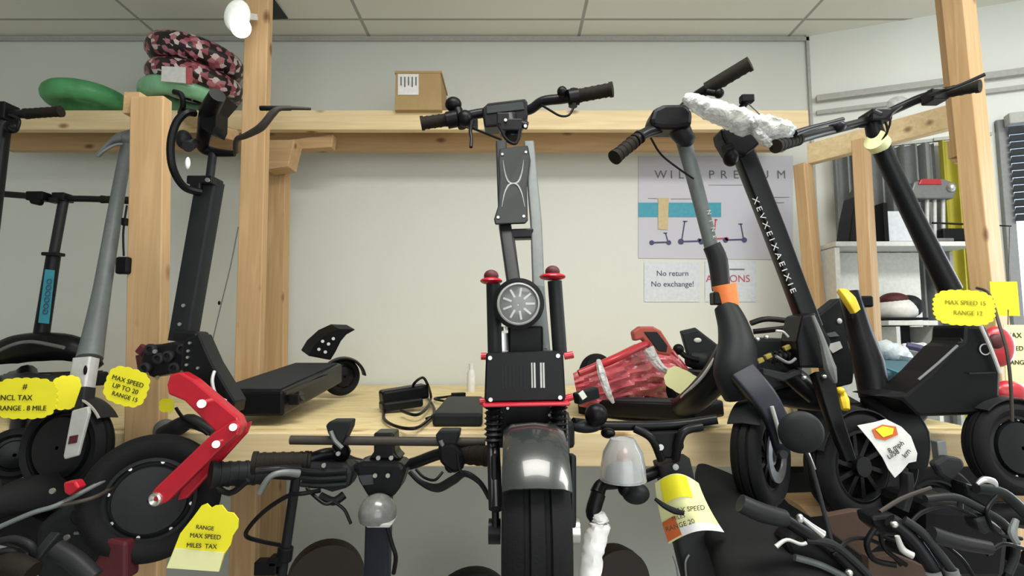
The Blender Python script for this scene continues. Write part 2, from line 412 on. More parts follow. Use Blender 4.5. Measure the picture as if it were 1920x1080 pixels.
# ------------------------------------------------------------ shared builders
def tyre(root, c, axis, Rr, tw, rb, mat_='rubber', groove=True, knobs=0):
    pr = [(rb, -tw*.36), (rb+.4*(Rr-rb), -tw*.5), (Rr-.012, -tw*.47), (Rr-.004, -tw*.34)]
    if groove: pr += [(Rr-.001, -tw*.2), (Rr-.006, -tw*.17), (Rr-.006, -tw*.12), (Rr, -tw*.09)]
    pr += [(Rr, 0)]
    prof = pr+[(r, -h) for r, h in reversed(pr[:-1])]+[(rb-.006, tw*.2), (rb-.006, -tw*.2)]
    m = M().lathe(c, axis, prof, 64, closed=True)
    if knobs:
        a, sd, u = frame(V(axis))
        for k in range(knobs):
            t = 2*math.pi*k/knobs
            for sg in (-1, 1):
                tt = t+(math.pi/knobs if sg > 0 else 0)
                dr = sd*math.cos(tt)+u*math.sin(tt); p = V(c)+dr*(Rr-.001)+a*tw*.3*sg
                m.bar(p-dr*.004, p+dr*.004, tw*.26, 2*math.pi*Rr/knobs*.5, a)
    return m.build('tyre', mat_, root)
def wheel(root, c, axis, Rr, tw, style='hub', rimr=None, knobs=0, rim_mat='black_satin', disc=True):
    c = V(c); axis = V(axis).normalized(); rb = rimr or Rr*.68
    if axis.y > 0: axis = -axis
    tyre(root, c, axis, Rr, tw, rb, knobs=knobs)
    a, sd, u = frame(axis)
    m = M().lathe(c, axis, [(rb+.001, -tw*.34), (rb-.007, -tw*.38), (rb-.01, -tw*.2), (rb-.01, tw*.2), (rb-.007, tw*.38), (rb+.001, tw*.34)], 48)
    if style == 'spoke':
        for k in range(10):
            t = 2*math.pi*k/10; dr = sd*math.cos(t)+u*math.sin(t); t2 = t+.25; dr2 = sd*math.cos(t2)+u*math.sin(t2)
            m.bar(c+dr*rb*.2, c+dr2*(rb-.008), .011, tw*.45, a)
        m.cyl(c-a*tw*.4, c+a*tw*.4, rb*.28)
        m.build('rim', rim_mat, root, .001)
    else:
        m.lathe(c, axis, [(rb-.008, tw*.2), (rb*.82, tw*.24), (rb*.78, tw*.42), (rb*.3, tw*.5), (.004, tw*.5)], 48)
        m.lathe(c, axis, [(rb-.008, -tw*.2), (rb*.8, -tw*.42), (.004, -tw*.42)], 32)
        h = m.build('hub_motor', rim_mat, root)
        for k in range(8 if style == 'hub' else 0):
            t = 2*math.pi*(k+.3)/8; dr = sd*math.cos(t)+u*math.sin(t); p = c+dr*rb*.89
            M().cyl(p+a*tw*.2, p+a*(tw*.22+.005), .0035, n=10).build('bolt', 'bolt_steel', h)
def handlebar(root, pts, r=.011, gl=True, gr=True, glen=.11, mt='black_metal', grip='grip_rubber', gr_r=.0165):
    P = [V(p) for p in pts]
    M().tube(P, r, 14, 6).build('handlebar', mt, root)
    for e, q, on in ((P[0], P[1], gl), (P[-1], P[-2], gr)):
        if not on: continue
        d = (q-e).normalized(); m = M()
        m.cyl(e-d*.004, e+d*.004, gr_r*1.15)
        m.cyl(e, e+d*glen, gr_r, n=20)
        for k in range(6): m.cyl(e+d*(.012+k*.016), e+d*(.017+k*.016), gr_r*1.06, n=20)
        m.cyl(e+d*glen, e+d*(glen+.006), gr_r*1.1)
        m.build('grip', grip, root)
def cable(root, pts, r=.003, mat_='black_plastic', name='cable', Y=None):
    return M().tube(WS(pts, Y), r, 8, 8).build(name, mat_, root)
def lever(root, pts, r=.005, mat_='black_metal', name='brake_lever'):
    return M().tube(pts, [r*1.5, r*1.2, r, r*1.1], 10, 6).build(name, mat_, root, 0)
def deck(root, p0, p1, w, h, mt='black_satin', grit='grit_tape', name='deck', taper=.9):
    p0, p1 = V(p0), V(p1); _, sd, u = frame(p1-p0)
    d = M().bar(p0, p1, w, h, Z, w*taper, h).build(name, mt, root, .008)
    M().bar(p0+u*(h/2+.002)+(p1-p0)*.03, p1+u*(h/2+.002)-(p1-p0)*.03, w*.86, .004, Z, w*taper*.84, .004).build('grip_tape', grit, root, .001)
    return d
def scallop(w, h, n, amp, sup=3.2):
    out = []
    N = n*8
    for k in range(N):
        t = 2*math.pi*k/N; c, s_ = math.cos(t), math.sin(t)
        q = (abs(c)**sup+abs(s_)**sup)**(-1/sup)
        q *= 1+amp*abs(math.sin(n*t/2))
        out.append((c*q*w/2, s_*q*h/2))
    return out
def card(name, label, px, py, Y, wpx, hpx, rot=0, yaw=0, lines=(), mat_='yellow_card', n=22, ink='marker_ink', lean=0, outline=None, sz=None, cat='price tag'):
    c = W(px, py, Y); k = Y/F
    u0 = V((math.cos(R(yaw)), math.sin(R(yaw)), 0)); v0 = V((0, math.sin(R(lean)), math.cos(R(lean))))
    a = R(rot); u = u0*math.cos(a)+v0*math.sin(a); v = -u0*math.sin(a)+v0*math.cos(a); nn = u.cross(v)
    out = outline or scallop(wpx*k, hpx*k, n, .06)
    t = thing(name, label, cat, c-v*hpx*k/2)
    M().prism([c+u*x+v*y for x, y in out], nn*-.0015).build('card', mat_, t)
    for i, (s_, dx, dy, sz_) in enumerate(lines):
        text(s_, c+u*dx*k+v*dy*k+nn*.0012, sz_*k, ink, t, 'writing', u, v)
    return t
def screws(root, pts, r=.004, ax=-YY, name='screw', mat_='bolt_steel'):
    for p in pts: M().cyl(p, V(p)+ax*.004, r, n=12).build(name, mat_, root)

# ------------------------------------------------------------ E: big central scooter
root = thing('electric_scooter', 'large black dual stem scooter in the centre with round headlight and wide front tyre', 'scooter', W(1000, 1000, .8)+V((0, 0, -.14)))
hb = WS([(792, 231, 1.36), (850, 223, 1.37), (905, 212, 1.37), (950, 212, 1.37), (992, 206, 1.36), (1018, 190, 1.34), (1062, 184, 1.32), (1146, 168, 1.28)])
handlebar(root, hb, .013, glen=.085, gr_r=.0165, grip='grip_rubber')
m = M()   # throttle cluster left
m.ell(W(850, 196, 1.36), (.022, .02, .02)); m.cyl(W(858, 206, 1.36), W(868, 238, 1.35), .013); m.ell(W(872, 222, 1.34), (.02, .018, .022)); m.cyl(W(838, 226, 1.35), W(858, 222, 1.35), .022); m.box(W(885, 232, 1.35), (.03, .02, .02))
m.build('switch_cluster', 'black_plastic', root, 0)
lever(root, WS([(885, 228, 1.33), (882, 245, 1.31), (884, 260, 1.3), (883, 276, 1.29)]), .004)
m = M(); m.ell(W(1054, 172, 1.3), (.013, .013, .014)); m.cyl(W(1076, 168, 1.3), W(1074, 200, 1.3), .011); m.cyl(W(1066, 184, 1.3), W(1084, 181, 1.3), .021); m.build('throttle', 'black_plastic', root)
cable(root, [(1075, 203, 1.29), (1066, 216, 1.29), (1050, 217, 1.29), (1030, 206, 1.3), (1015, 197, 1.33)])
m = M(); m.prism(WS([(903, 203), (915, 192), (985, 184), (989, 190), (990, 218), (978, 232), (908, 238)], 1.33), YY*.06)
dp = m.build('display_housing', 'black_satin', root, .005)
M().prism(WS([(912, 199), (980, 190), (984, 205), (912, 213)], 1.326), YY*.004).build('display_screen', 'dark_glass', root, .002)
m = M(); m.cyl(W(955, 218, 1.32), W(962, 262, 1.30), .019); m.box(W(958, 240, 1.3), (.055, .05, .03)); m.box(W(943, 226, 1.29), (.03, .03, .03)); m.cyl(W(975, 232, 1.29), W(990, 236, 1.29), .01)
m.build('stem_clamp', 'black_metal', root, .003)
cable(root, [(935, 235, 1.28), (950, 262, 1.25), (968, 268, 1.25), (975, 240, 1.28)], .004)
cable(root, [(885, 240, 1.33), (915, 252, 1.3), (940, 262, 1.28)], .003)
screws(root, WS([(948, 226), (985, 237), (940, 247)], 1.272), .004)
# plate
PL = [(937, 278), (990, 272), (995, 300), (988, 350), (990, 412), (985, 418), (928, 420), (926, 410), (934, 385), (936, 330), (934, 300)]
def py_(y, o=0): return 1.18-(y-275)*.00085+o
pl = M().prism([W(x, y, py_(y)) for x, y in PL], YY*.012).build('stem_plate', 'charcoal', root, .003)
for p in (([(943, 300), (947, 325), (955, 343), (970, 343), (978, 325), (982, 300)]), ([(941, 388), (946, 362), (955, 347), (969, 347), (978, 362), (984, 388)])):
    M().tube([W(x, y, py_(y, -.001)) for x, y in p], [.0006, .002, .0032, .0032, .002, .0006], 8, 6).build('emblem', 'grey_metal', pl)
screws(pl, [W(x, y, py_(y)) for x, y in ((942, 290), (986, 286), (934, 408), (982, 406))], .003)
# stem tubes
M().tube(WS([(992, 275, 1.22), (1005, 420, 1.1), (1014, 660, .98)]), .0115, 12, 1, sq=(1, 1.5), up=YY).build('stem_tube', 'grey_paint', root)
M().tube(WS([(940, 275, 1.22), (946, 420, 1.1), (964, 540, 1.02)]), .0125, 12, 1, sq=(1, 1.5), up=YY).build('stem_tube', 'dark_grey', root)
M().tube(WS([(958, 450, 1.08), (972, 560, 1.0)]), .008, 12, 1, sq=(1, 1.2), up=YY).build('stem_brace', 'black_metal', root)
M().bar(W(942, 441, 1.085), W(1000, 439, 1.085), .03, .02).build('cross_brace', 'black_metal', root, .003)
M().tube(WS([(1003, 540, 1.0), (1014, 662, .98)]), .018, 12, 1).build('steering_tube', 'grey_paint', root)
# fork clamps
for (cx, cy, ww) in ((921, 527, 21), (1036, 519, 25)):
    c = W(cx, cy, .93)
    M().ell(c, (S(ww, .93), .028, .0065)).build('fork_clamp', 'red_metal', root)
    M().ell(c+Z*.009, (.013, .013, .011)).build('fork_cap', 'red_dark', root)
for x0, x1, y0 in ((925, 928, 533), (1040, 1050, 527)):
    M().cyl(W(x0, y0, .93), W(x1, 665, .93), .0125, n=24).build('fork_tube', 'dark_grey', root)
# headlight
c = W(972, 570, .9)
m = M().lathe(c, -YY, [(.001, -.045), (.028, -.04), (.041, -.01), (.043, .012), (.037, .014), (.035, .006)], 40)
hl = m.build('headlight', 'black_satin', root)
M().lathe(c-YY*.006, -YY, [(.0365, 0), (.025, .004), (.012, .006), (.0005, .006)], 40).build('lens', 'clear_glass', hl)
m = M()
for k in range(9):
    t = 2*math.pi*k/9; m.bar(c+V((math.cos(t)*.012, -.010, math.sin(t)*.012)), c+V((math.cos(t)*.027, -.009, math.sin(t)*.027)), .0035, .004, YY)
m.lathe(c-YY*.008, -YY, [(.032, .0), (.036, .004), (.033, .006)], 40)
m.build('reflector', 'silver_paint', hl)
M().box(W(985, 640, .97), (.062, .05, .055)).build('headlight_bracket', 'black_plastic', root, .004)
m = M().cyl(W(940, 625, .95), W(942, 658, .95), .012); m.cyl(W(945, 612, .95), W(946, 620, .95), .008); m.build('horn', 'silver', root)
# controller box
bx = [(911, 662), (1056, 658), (1061, 745), (1058, 752), (912, 755), (908, 748)]
cb = M().prism(WS(bx, .88), YY*.06).build('front_box', 'black_satin', root, .003)
m = M()
for x in (997, 1002, 1014, 1019): m.bar(W(x, 680, .8795), W(x+1, 727, .8795), .0022 if x in (997,) else .003, .0015, YY)
m.build('slot', 'silver_paint', cb)
m = M()
for x in (942, 948, 956, 963, 976, 983): m.bar(W(x, 684, .8795), W(x+1, 728, .8795), .002, .0015, YY)
m.build('slot', 'dark_grey', cb)
screws(cb, WS([(919, 671), (1046, 667), (920, 749), (1050, 745)], .879), .0035)
M().bar(W(906, 757, .89), W(1066, 754, .89), .05, .006).build('box_edge', 'red_metal', root, .002)
for a, b in (((1058, 668), (1075, 665)), ((1058, 748), (1074, 744)), ((912, 668), (902, 668)), ((912, 752), (900, 753))):
    M().cyl(W(*a, .9), W(*b, .9), .006, n=12).build('red_bolt', 'red_metal', root)
for x in (925, 1048):
    m = M()
    m.cyl(W(x, 758, .9), W(x, 840, .87), .009)
    for k in range(7): m.lathe(W(x, 764+k*10, .895-.004*k), Z, [(.012, -.0025), (.0155, 0), (.012, .0025)], 20)
    m.build('shock_spring', 'black_metal', root)
M().prism(WS([(918, 757), (1055, 757), (1052, 822), (925, 822)], .93), YY*.03).build('fork_bridge', 'black_plastic', root, .003)
screws(root, WS([(952, 765), (1038, 763), (1030, 778), (1031, 793), (1026, 806)], .928), .0025)
for x in (918, 925, 1052, 1060):
    M().cyl(W(x, 775 if x in (918, 1060) else 790, .91), W(x+(6 if x < 1000 else 2), 955, .80), .006 if x in (918, 1060) else .009, n=12).build('fork_leg', 'black_metal', root)
wc_ = W(1001, 996, .83); axle_z = wc_.z
for sg in (-1, 1):
    M().cyl(wc_+X*.05*sg, wc_+X*.068*sg, .018, n=16).build('axle_nut', 'bolt_steel' if sg > 0 else 'black_metal', root)
    M().bar(wc_+X*.057*sg+V((0, -.0, -.01)), wc_+X*.06*sg+V((0, .015, .11)), .01, .034, YY).build('fork_blade', 'black_satin', root, .003)
tyre(root, wc_, X, .142, .094, .09)
M().lathe(wc_, X, [(.092, -.03), (.084, -.034), (.084, .034), (.092, .03)], 40).build('rim', 'black_metal', root)
M().cyl(wc_-X*.03, wc_+X*.03, .06).build('hub_motor', 'black_metal', root)
m = M(); prof = [(.147, -.046), (.156, -.034), (.159, 0), (.156, .034), (.147, .046)]
m.lathe(wc_, X, prof+[(r-.004, h) for r, h in reversed(prof)], 60, closed=True, a0=38, a1=150, up=Z)
fnd = m.build('front_fender', 'smoke_plastic', root)
m = M()   # deck and rear wheel behind the fork
deck(root, (wc_.x+.01, 1.02, SH+.06), (wc_.x+.03, 1.75, SH+.06), .15, .05)
wheel(root, (wc_.x+.03, 1.9, SH+.13), X, .125, .08)

# ------------------------------------------------------------ D: scooter with red fork
root = thing('electric_scooter', 'black folding scooter with red swing arm fork and square stem, left of the tall post', 'scooter', W(500, 800, 1.5))
wax = V((.42, -.9, .05)).normalized()
cD = W(286, 932, 1.14)
wheel(root, cD, wax, .127, .07, 'hub', .083, knobs=0, rim_mat='dark_grey')
k = -.006
def armp(l, Y, ex): return M().prism(WS(l, Y), YY*ex)
a1 = armp([(312, 722), (318, 702), (338, 698), (362, 712), (445, 782), (452, 800), (444, 815), (420, 822), (405, 812), (345, 752), (315, 740)], 1.06, .03).build('upper_fork_arm', 'red_metal', root, .004)
a2 = armp([(450, 800), (446, 816), (418, 838), (312, 942), (298, 948), (282, 944), (279, 930), (290, 915), (398, 812), (432, 790), (446, 792)], 1.03, .02).build('lower_fork_arm', 'red_metal', root, .004)
armp([(470, 790), (462, 812), (350, 935), (330, 940), (338, 920), (440, 800)], 1.12, .012).build('lower_fork_arm', 'red_metal', root, .004)
for p, r_ in (((378, 757), .008), ((437, 801), .007), ((405, 833), .007)):
    M().cyl(W(*p, 1.058 if p[1] < 790 else 1.028), W(*p, 1.02), r_, n=16).build('pivot_bolt', 'bolt_steel', root)
q = W(292, 936, 1.03); M().lathe(q-YY*.0, -YY, [(.004, 0), (.009, .006), (.012, .004), (.013, 0)], 20).build('axle_nut', 'bolt_steel', root)
# stem
M().tube(WS([(395, 340, 1.24), (343, 640, 1.24)]), .0245, 4, 1, sq=(1, .9), up=YY).build('stem', 'charcoal', root)
screws(root, WS([(345, 573), (338, 608)], 1.213), .004)
m = M(); m.box(W(385, 342, 1.23), (.06, .05, .02)); m.box(W(372, 350, 1.22), (.025, .03, .02)); m.build('stem_collar', 'black_metal', root, .003)
screws(root, WS([(390, 338)], 1.20), .005)
M().cyl(W(400, 280, 1.25), W(393, 338, 1.24), .0095, n=16).build('steering_tube', 'dark_grey', root)
m = M(); m.prism(WS([(300, 645), (326, 640), (352, 648), (350, 690), (322, 700), (285, 708), (266, 700), (262, 680), (266, 658), (285, 646)], 1.16), YY*.08); m.prism(WS([(322, 618), (370, 622), (372, 655), (330, 650)], 1.2), YY*.05)
fb = m.build('folding_block', 'black_metal', root, .006)
m = M()
for (x, y) in ((285, 655), (300, 672), (275, 690), (318, 668), (345, 655), (330, 690)): m.lathe(W(x, y, 1.158), -YY, [(.012, 0), (.012, .008), (.007, .01), (.006, .004), (.001, .004)], 20)
m.build('boss', 'dark_grey', fb)
screws(fb, WS([(292, 659), (297, 708), (276, 702)], 1.15), .0045)
m = M().cyl(W(266, 665, 1.2), W(270, 690, 1.2), .012); m.cyl(W(272, 650, 1.18), W(262, 662, 1.18), .01); m.build('spring_end', 'red_dark', fb)
sp = M().prism(WS([(342, 640), (372, 626), (396, 680), (440, 752), (436, 775), (408, 768), (352, 712), (338, 690)], 1.13), YY*.05).build('side_plate', 'black_satin', root, .003)
screws(sp, WS([(357, 643), (354, 658), (353, 670), (351, 684), (372, 690)], 1.129), .003)
cable(root, [(402, 696, 1.12), (398, 715, 1.11), (405, 740, 1.11), (424, 752, 1.12)], .0035, 'silver_paint')
# deck
deck(root, W(462, 757, 1.46), W(596, 699, 1.96), .20, .07, 'black_satin')
M().bar(W(512, 738, 1.37)+V((.032, 0, 0)), W(596, 704, 1.8)+V((.034, 0, 0)), .003, .008).build('side_rail', 'dark_grey', root)
m = M(); m.cyl(W(545, 752, 1.50), W(566, 742, 1.50), .016); m.box(W(556, 748, 1.50), (.03, .04, .03)); m.build('kickstand_bracket', 'black_metal', root, .003)
# rear guard, perforated, and wheel
g = [(578, 668), (590, 648), (612, 628), (636, 617), (668, 618), (650, 628), (640, 640), (630, 660), (620, 676)]
gd = M().prism(WS(g, 2.0), V((-.05, .05, .02))).build('rear_fender', 'black_satin', root, .004)
m = M()
for (x, y) in ((598, 655), (610, 660), (616, 645), (625, 635), (605, 640)): m.cyl(W(x, y, 1.999), W(x, y, 1.995), .006, n=12)
m.build('hole', 'silver_paint', gd)
wheel(root, W(640, 706, 2.12), V((.7, -.7, 0)), .074, .055)
M().lathe(W(643, 712, 2.1), V((.45, -.9, 0)), [(.085, -.03), (.09, 0), (.085, .03), (.08, .03), (.08, -.03)], 30, closed=True, a0=0, a1=170).build('wheel_guard', 'black_plastic', root)
# handlebar seen end-on
m = M().tube(WS([(408, 178, 1.12), (392, 210, 1.16), (385, 245, 1.2), (380, 275, 1.24), (402, 285, 1.25), (440, 288, 1.25)]), [.017, .02, .017, .014, .011, .007], 12, 6)
m.prism(WS([(372, 205), (400, 175), (425, 182), (405, 205), (404, 235), (398, 248), (378, 240)], 1.15), YY*.05)
m.build('handlebar', 'black_plastic', root)
m = M(); m.ell(W(345, 262, 1.18), (.016, .02, .022)); m.cyl(W(352, 275, 1.16), W(362, 268, 1.2), .012); m.build('bell', 'dark_grey', root)
M().ell(W(352, 306, 1.15), (.005, .006, .014)).build('tag_tie', 'white_plastic', root)
cable(root, [(326, 172, 1.12), (340, 178, 1.12), (343, 198, 1.13), (338, 212, 1.15)], .006)
cable(root, [(365, 212, 1.16), (348, 212, 1.14), (330, 232, 1.13), (320, 270, 1.13), (324, 315, 1.14), (345, 350, 1.17), (376, 361, 1.2)], .0085, name='cable_sleeve')
M().tube(WS([(442, 285, 1.24), (444, 262, 1.2), (462, 254, 1.18), (490, 238, 1.16), (512, 212, 1.15), (530, 203, 1.15), (583, 204, 1.16)]), [.006, .006, .007, .009, .008, .005, .003], 10, 6).build('brake_lever', 'grip_brown', root)
M().tube(WS([(488, 203, 1.18), (545, 203, 1.18)]), .006, 8, 2).build('lever_arm', 'charcoal', root)

# ------------------------------------------------------------ C: grey scooter far left
root = thing('electric_scooter', 'grey scooter with slim tapered stem and silver fork, left of the front pine post', 'scooter', W(160, 860, 1.3))
M().tube(WS([(240, 262, 1.50), (222, 360, 1.46), (192, 540, 1.36), (168, 672, 1.28)]), [.0145, .0165, .0195, .027], 16, 3).build('stem', 'grey_paint', root)
m = M(); m.tube(WS([(180, 292, 1.46), (205, 268, 1.47), (225, 258, 1.48), (252, 250, 1.5)]), [.0045, .0066, .0135, .0135], 10, 4); m.ell(W(240, 262, 1.5), (.022, .03, .02)); m.build('handlebar', 'grey_paint', root)
lever(root, WS([(184, 292, 1.45), (196, 282, 1.45), (215, 272, 1.46), (230, 270, 1.47)]), .004, 'grey_metal')
nk = M().tube(WS([(162, 672, 1.26), (150, 745, 1.24)]), .0205, 4, 1, sq=(1.05, .8), up=YY).build('fork_neck', 'silver_paint', root)
M().ell(W(160, 694, 1.235), (.004, .003, .011)).build('slot', 'black_plastic', nk)
M().tube(WS([(153, 728, 1.24), (148, 770, 1.23)]), .022, 4, 1, sq=(1, .8), up=YY).build('fork_crown', 'dark_grey', root)
bl_ = M().prism(WS([(134, 770), (165, 762), (167, 775), (146, 855), (120, 862), (118, 855)], 1.15), YY*.008).build('fork_blade', 'silver_paint', root, .003)
M().prism(WS([(131, 818), (147, 815), (144, 830), (128, 833)], 1.149), YY*-.001).build('reflector', 'red_dark', bl_)
ca = V((-.12, -.98, .1))
wheel(root, W(126, 838, 1.24), ca, .108, .05, 'plain', .086)
prof = [(.112, -.026), (.116, 0), (.112, .026), (.110, .026), (.113, 0), (.110, -.026)]
M().lathe(W(128, 836, 1.24), ca, prof, 40, closed=True, a0=35, a1=145).build('front_fender', 'dark_grey', root)
M().lathe(W(128, 836, 1.24), ca, [(.114, .024), (.114, .028), (.110, .028), (.110, .024)], 40, closed=True, a0=35, a1=145).build('fender_edge', 'silver_paint', root)
M().tube(WS([(150, 755, 1.25), (100, 730, 1.5), (30, 715, 1.9)]), [.03, .035, .04], 12, 4).build('neck', 'black_satin', root)
deck(root, W(60, 735, 1.65), W(-60, 722, 2.3), .16, .05)
# hanging plug
t = thing('hanging_plug', 'small black charging plug hanging on a thin cord beside the grey stem', 'plug', W(232, 515, 1.37))
M().box(W(232, 498, 1.37), (.034, .02, .045)).build('plug_body', 'black_plastic', t, .006)
M().box(W(234, 416, 1.37), (.012, .012, .02)).build('cord_clip', 'black_plastic', t, .002)
M().tube(WS([(232, 480, 1.37), (231, 440, 1.37), (234, 410, 1.37), (238, 385, 1.37)]), .0025, 8, 4).build('cord', 'black_plastic', t)

# ------------------------------------------------------------ B: black scooter with cyan lettering
root = thing('electric_scooter', 'black scooter at the far left with cyan lettering down its round stem', 'scooter', W(70, 700, 1.9))
handlebar(root, WS([(-40, 360, 1.9), (60, 368, 1.9), (118, 372, 1.9), (170, 373, 1.9), (245, 376, 1.9)]), .0115, gl=False, glen=.10, gr_r=.013)
m = M(); m.box(W(72, 369, 1.87), (.06, .04, .032)); m.cyl(W(60, 376, 1.86), W(78, 380, 1.86), .012); m.build('throttle', 'black_plastic', root, .004)
m = M(); m.box(W(118, 371, 1.9), (.045, .05, .03)); m.box(W(104, 376, 1.88), (.03, .03, .02)); m.build('stem_clamp', 'black_metal', root, .004)
M().cyl(W(120, 372, 1.9), W(101, 476, 1.88), .0155, n=20).build('upper_stem', 'dark_grey', root)
M().box(W(100, 477, 1.87), (.055, .04, .012)).build('clamp_collar', 'black_metal', root, .003)
ls = M().cyl(W(101, 476, 1.88), W(72, 664, 1.86), .021, .024, n=24).build('lower_stem', 'black_satin', root)
d_ = (W(82, 604, 1.83)-W(95, 506, 1.84)).normalized()
M().prism([W(86, 505, 1.852), W(103, 507, 1.852), W(92, 607, 1.838), W(73, 605, 1.838)], YY*-.003).build('decal', 'cyan_paint', ls)
text('GOOOOO', W(88, 556, 1.838), .026, 'ink_navy', ls, 'decal_lettering', u=-d_, v=V((-d_.z, 0, d_.x)), sx=1.0)
m = M(); m.tube(WS([(-20, 668, 1.85), (30, 655, 1.85), (80, 650, 1.85), (140, 655, 1.87), (185, 690, 1.9)]), [.03, .05, .05, .045, .02], 12, 5)
m.build('body', 'black_satin', root)
M().tube(WS([(-20, 668, 1.74), (20, 648, 1.74), (60, 641, 1.75), (120, 652, 1.75)]), .006, 8, 6).build('edge_rail', 'grey_metal', root)
deck(root, W(150, 712, 1.9), W(40, 712, 2.4), .17, .05)
wheel(root, W(30, 850, 1.32), V((.6, -.8, 0)), .06, .05)
M().tube(WS([(50, 700, 1.85), (45, 750, 1.6), (35, 820, 1.4)]), [.03, .025, .02], 12, 4).build('fork', 'black_plastic', root)

# ------------------------------------------------------------ A: handlebar at the frame's left edge
root = thing('electric_scooter', 'dark scooter at the left frame edge, only its handlebar and grip showing', 'scooter', W(-30, 700, 1.5))
handlebar(root, WS([(-60, 235, 1.45), (5, 216, 1.45), (40, 214, 1.45), (112, 209, 1.45)]), .012, gl=False, glen=.09, gr_r=.0135)
m = M(); m.box(W(6, 212, 1.45), (.05, .05, .05)); m.ell(W(22, 238, 1.43), (.018, .015, .018)); m.build('throttle', 'black_plastic', root, .004)
M().cyl(W(6, 225, 1.45), W(-50, 700, 1.45), .02, n=20).build('stem', 'black_satin', root)
cable(root, [(18, 215, 1.42), (36, 225, 1.4), (30, 245, 1.4), (18, 240, 1.41)], .004)

# ------------------------------------------------------------ F: dark scooter with orange collar
root = thing('electric_scooter', 'dark slate scooter with an orange collar low on its stem and slanted handlebar', 'scooter', W(1430, 940, 1.2))
handlebar(root, WS([(1154, 294, 1.2), (1205, 252, 1.24), (1250, 235, 1.28), (1292, 192, 1.3), (1330, 165, 1.26), (1404, 121, 1.2)]), .013, glen=.062, gr_r=.0155)
M().cyl(W(1402, 121, 1.2), W(1325, 167, 1.26), .0165, n=20).build('grip_sleeve', 'grip_rubber', root)
M().prism(WS([(1220, 222), (1226, 203), (1246, 194), (1285, 193), (1300, 208), (1298, 236), (1270, 240), (1240, 240), (1222, 236)], 1.24), YY*.07).build('display_housing', 'black_plastic', root, .01)
m = M(); m.cyl(W(1325, 172, 1.25), W(1350, 176, 1.24), .008); m.ell(W(1348, 175, 1.24), (.012, .012, .012)); m.build('bell', 'black_plastic', root)
M().tube(WS([(1272, 232, 1.3), (1300, 330, 1.3), (1328, 440, 1.3), (1337, 480, 1.3)]), [.019, .018, .0165, .0165], 16, 4, ).build('upper_stem', 'grey_paint', root)
M().tube(WS([(1268, 234, 1.28), (1282, 256, 1.28), (1290, 262, 1.29)]), [.03, .024, .02], 16, 4).build('stem_collar', 'dark_grey', root)
M().tube(WS([(1334, 460, 1.29), (1346, 490, 1.29), (1352, 545, 1.29)]), [.021, .023, .021], 16, 4).build('folding_latch', 'dark_grey', root)
for s_, x, y in (('N', 1331, 398), ('I', 1335, 414), ('N', 1339, 430), ('E', 1342, 444)):
    text(s_, W(x-2, y, 1.282), .015, 'silver_paint', root, 'stem_lettering', u=V((.23, 0, -.97)), v=V((.97, 0, .23)))
M().tube(WS([(1358, 534, 1.27), (1366, 574, 1.27)]), [.028, .0245], 24, 1).build('collar', 'orange_plastic', root)
M().box(W(1342, 560, 1.27), (.02, .03, .03)).build('latch', 'black_plastic', root, .003)
M().tube(WS([(1360, 575, 1.27), (1374, 610, 1.25), (1382, 655, 1.22), (1378, 700, 1.2), (1392, 740, 1.2)]), [.026, .034, .042, .046, .04], 20, 5).build('neck', 'charcoal', root)
M().tube(WS([(1376, 660, 1.24), (1345, 705, 1.28), (1300, 750, 1.36), (1262, 768, 1.5), (1215, 755, 1.72)]), [.04, .036, .032, .028, .022], 14, 6).build('neck_arm', 'black_satin', root)
M().tube(WS([(1350, 655, 1.24), (1318, 705, 1.27), (1278, 745, 1.36)]), .004, 8, 5).build('edge_trim', 'silver_paint', root)
cF = W(1428, 852, 1.2); aF = V((.72, -.69, .05)).normalized()
wheel(root, cF, aF, .112, .062, 'spoke', .074, rim_mat='black_metal')
a, sd, u = frame(aF)
M().lathe(cF, aF, [(.034, .030), (.056, .030), (.056, .034), (.034, .034)], 40, closed=True).build('brake_disc', 'silver', root)
prof = [(.117, -.034), (.123, 0), (.117, .034), (.114, .034), (.119, 0), (.114, -.034)]
M().lathe(cF, aF, prof, 40, closed=True, a0=40, a1=165).build('front_fender', 'charcoal', root)
M().tube(WS([(1392, 700, 1.16), (1430, 745, 1.12), (1455, 790, 1.1), (1466, 850, 1.11)]), [.028, .026, .021, .013], 14, 5, sq=(1, .6), up=YY).build('fork_arm', 'blue_black', root)
M().tube(WS([(1447, 762, 1.08), (1458, 800, 1.08), (1465, 830, 1.09)]), .004, 8, 4).build('fork_stripe', 'silver_paint', root)
M().cyl(W(1464, 852, 1.09), W(1470, 852, 1.075), .008).build('axle_nut', 'dark_grey', root)
deck(root, W(1330, 770, 1.42), W(1110, 762, 1.75), .15, .045)
cable(root, [(1220, 258, 1.2), (1240, 290, 1.22), (1275, 318, 1.26), (1300, 335, 1.28)], .0025)
wheel(root, V((W(1120, 760, 1.85).x, 1.85, SH+.092)), aF, .09, .05)

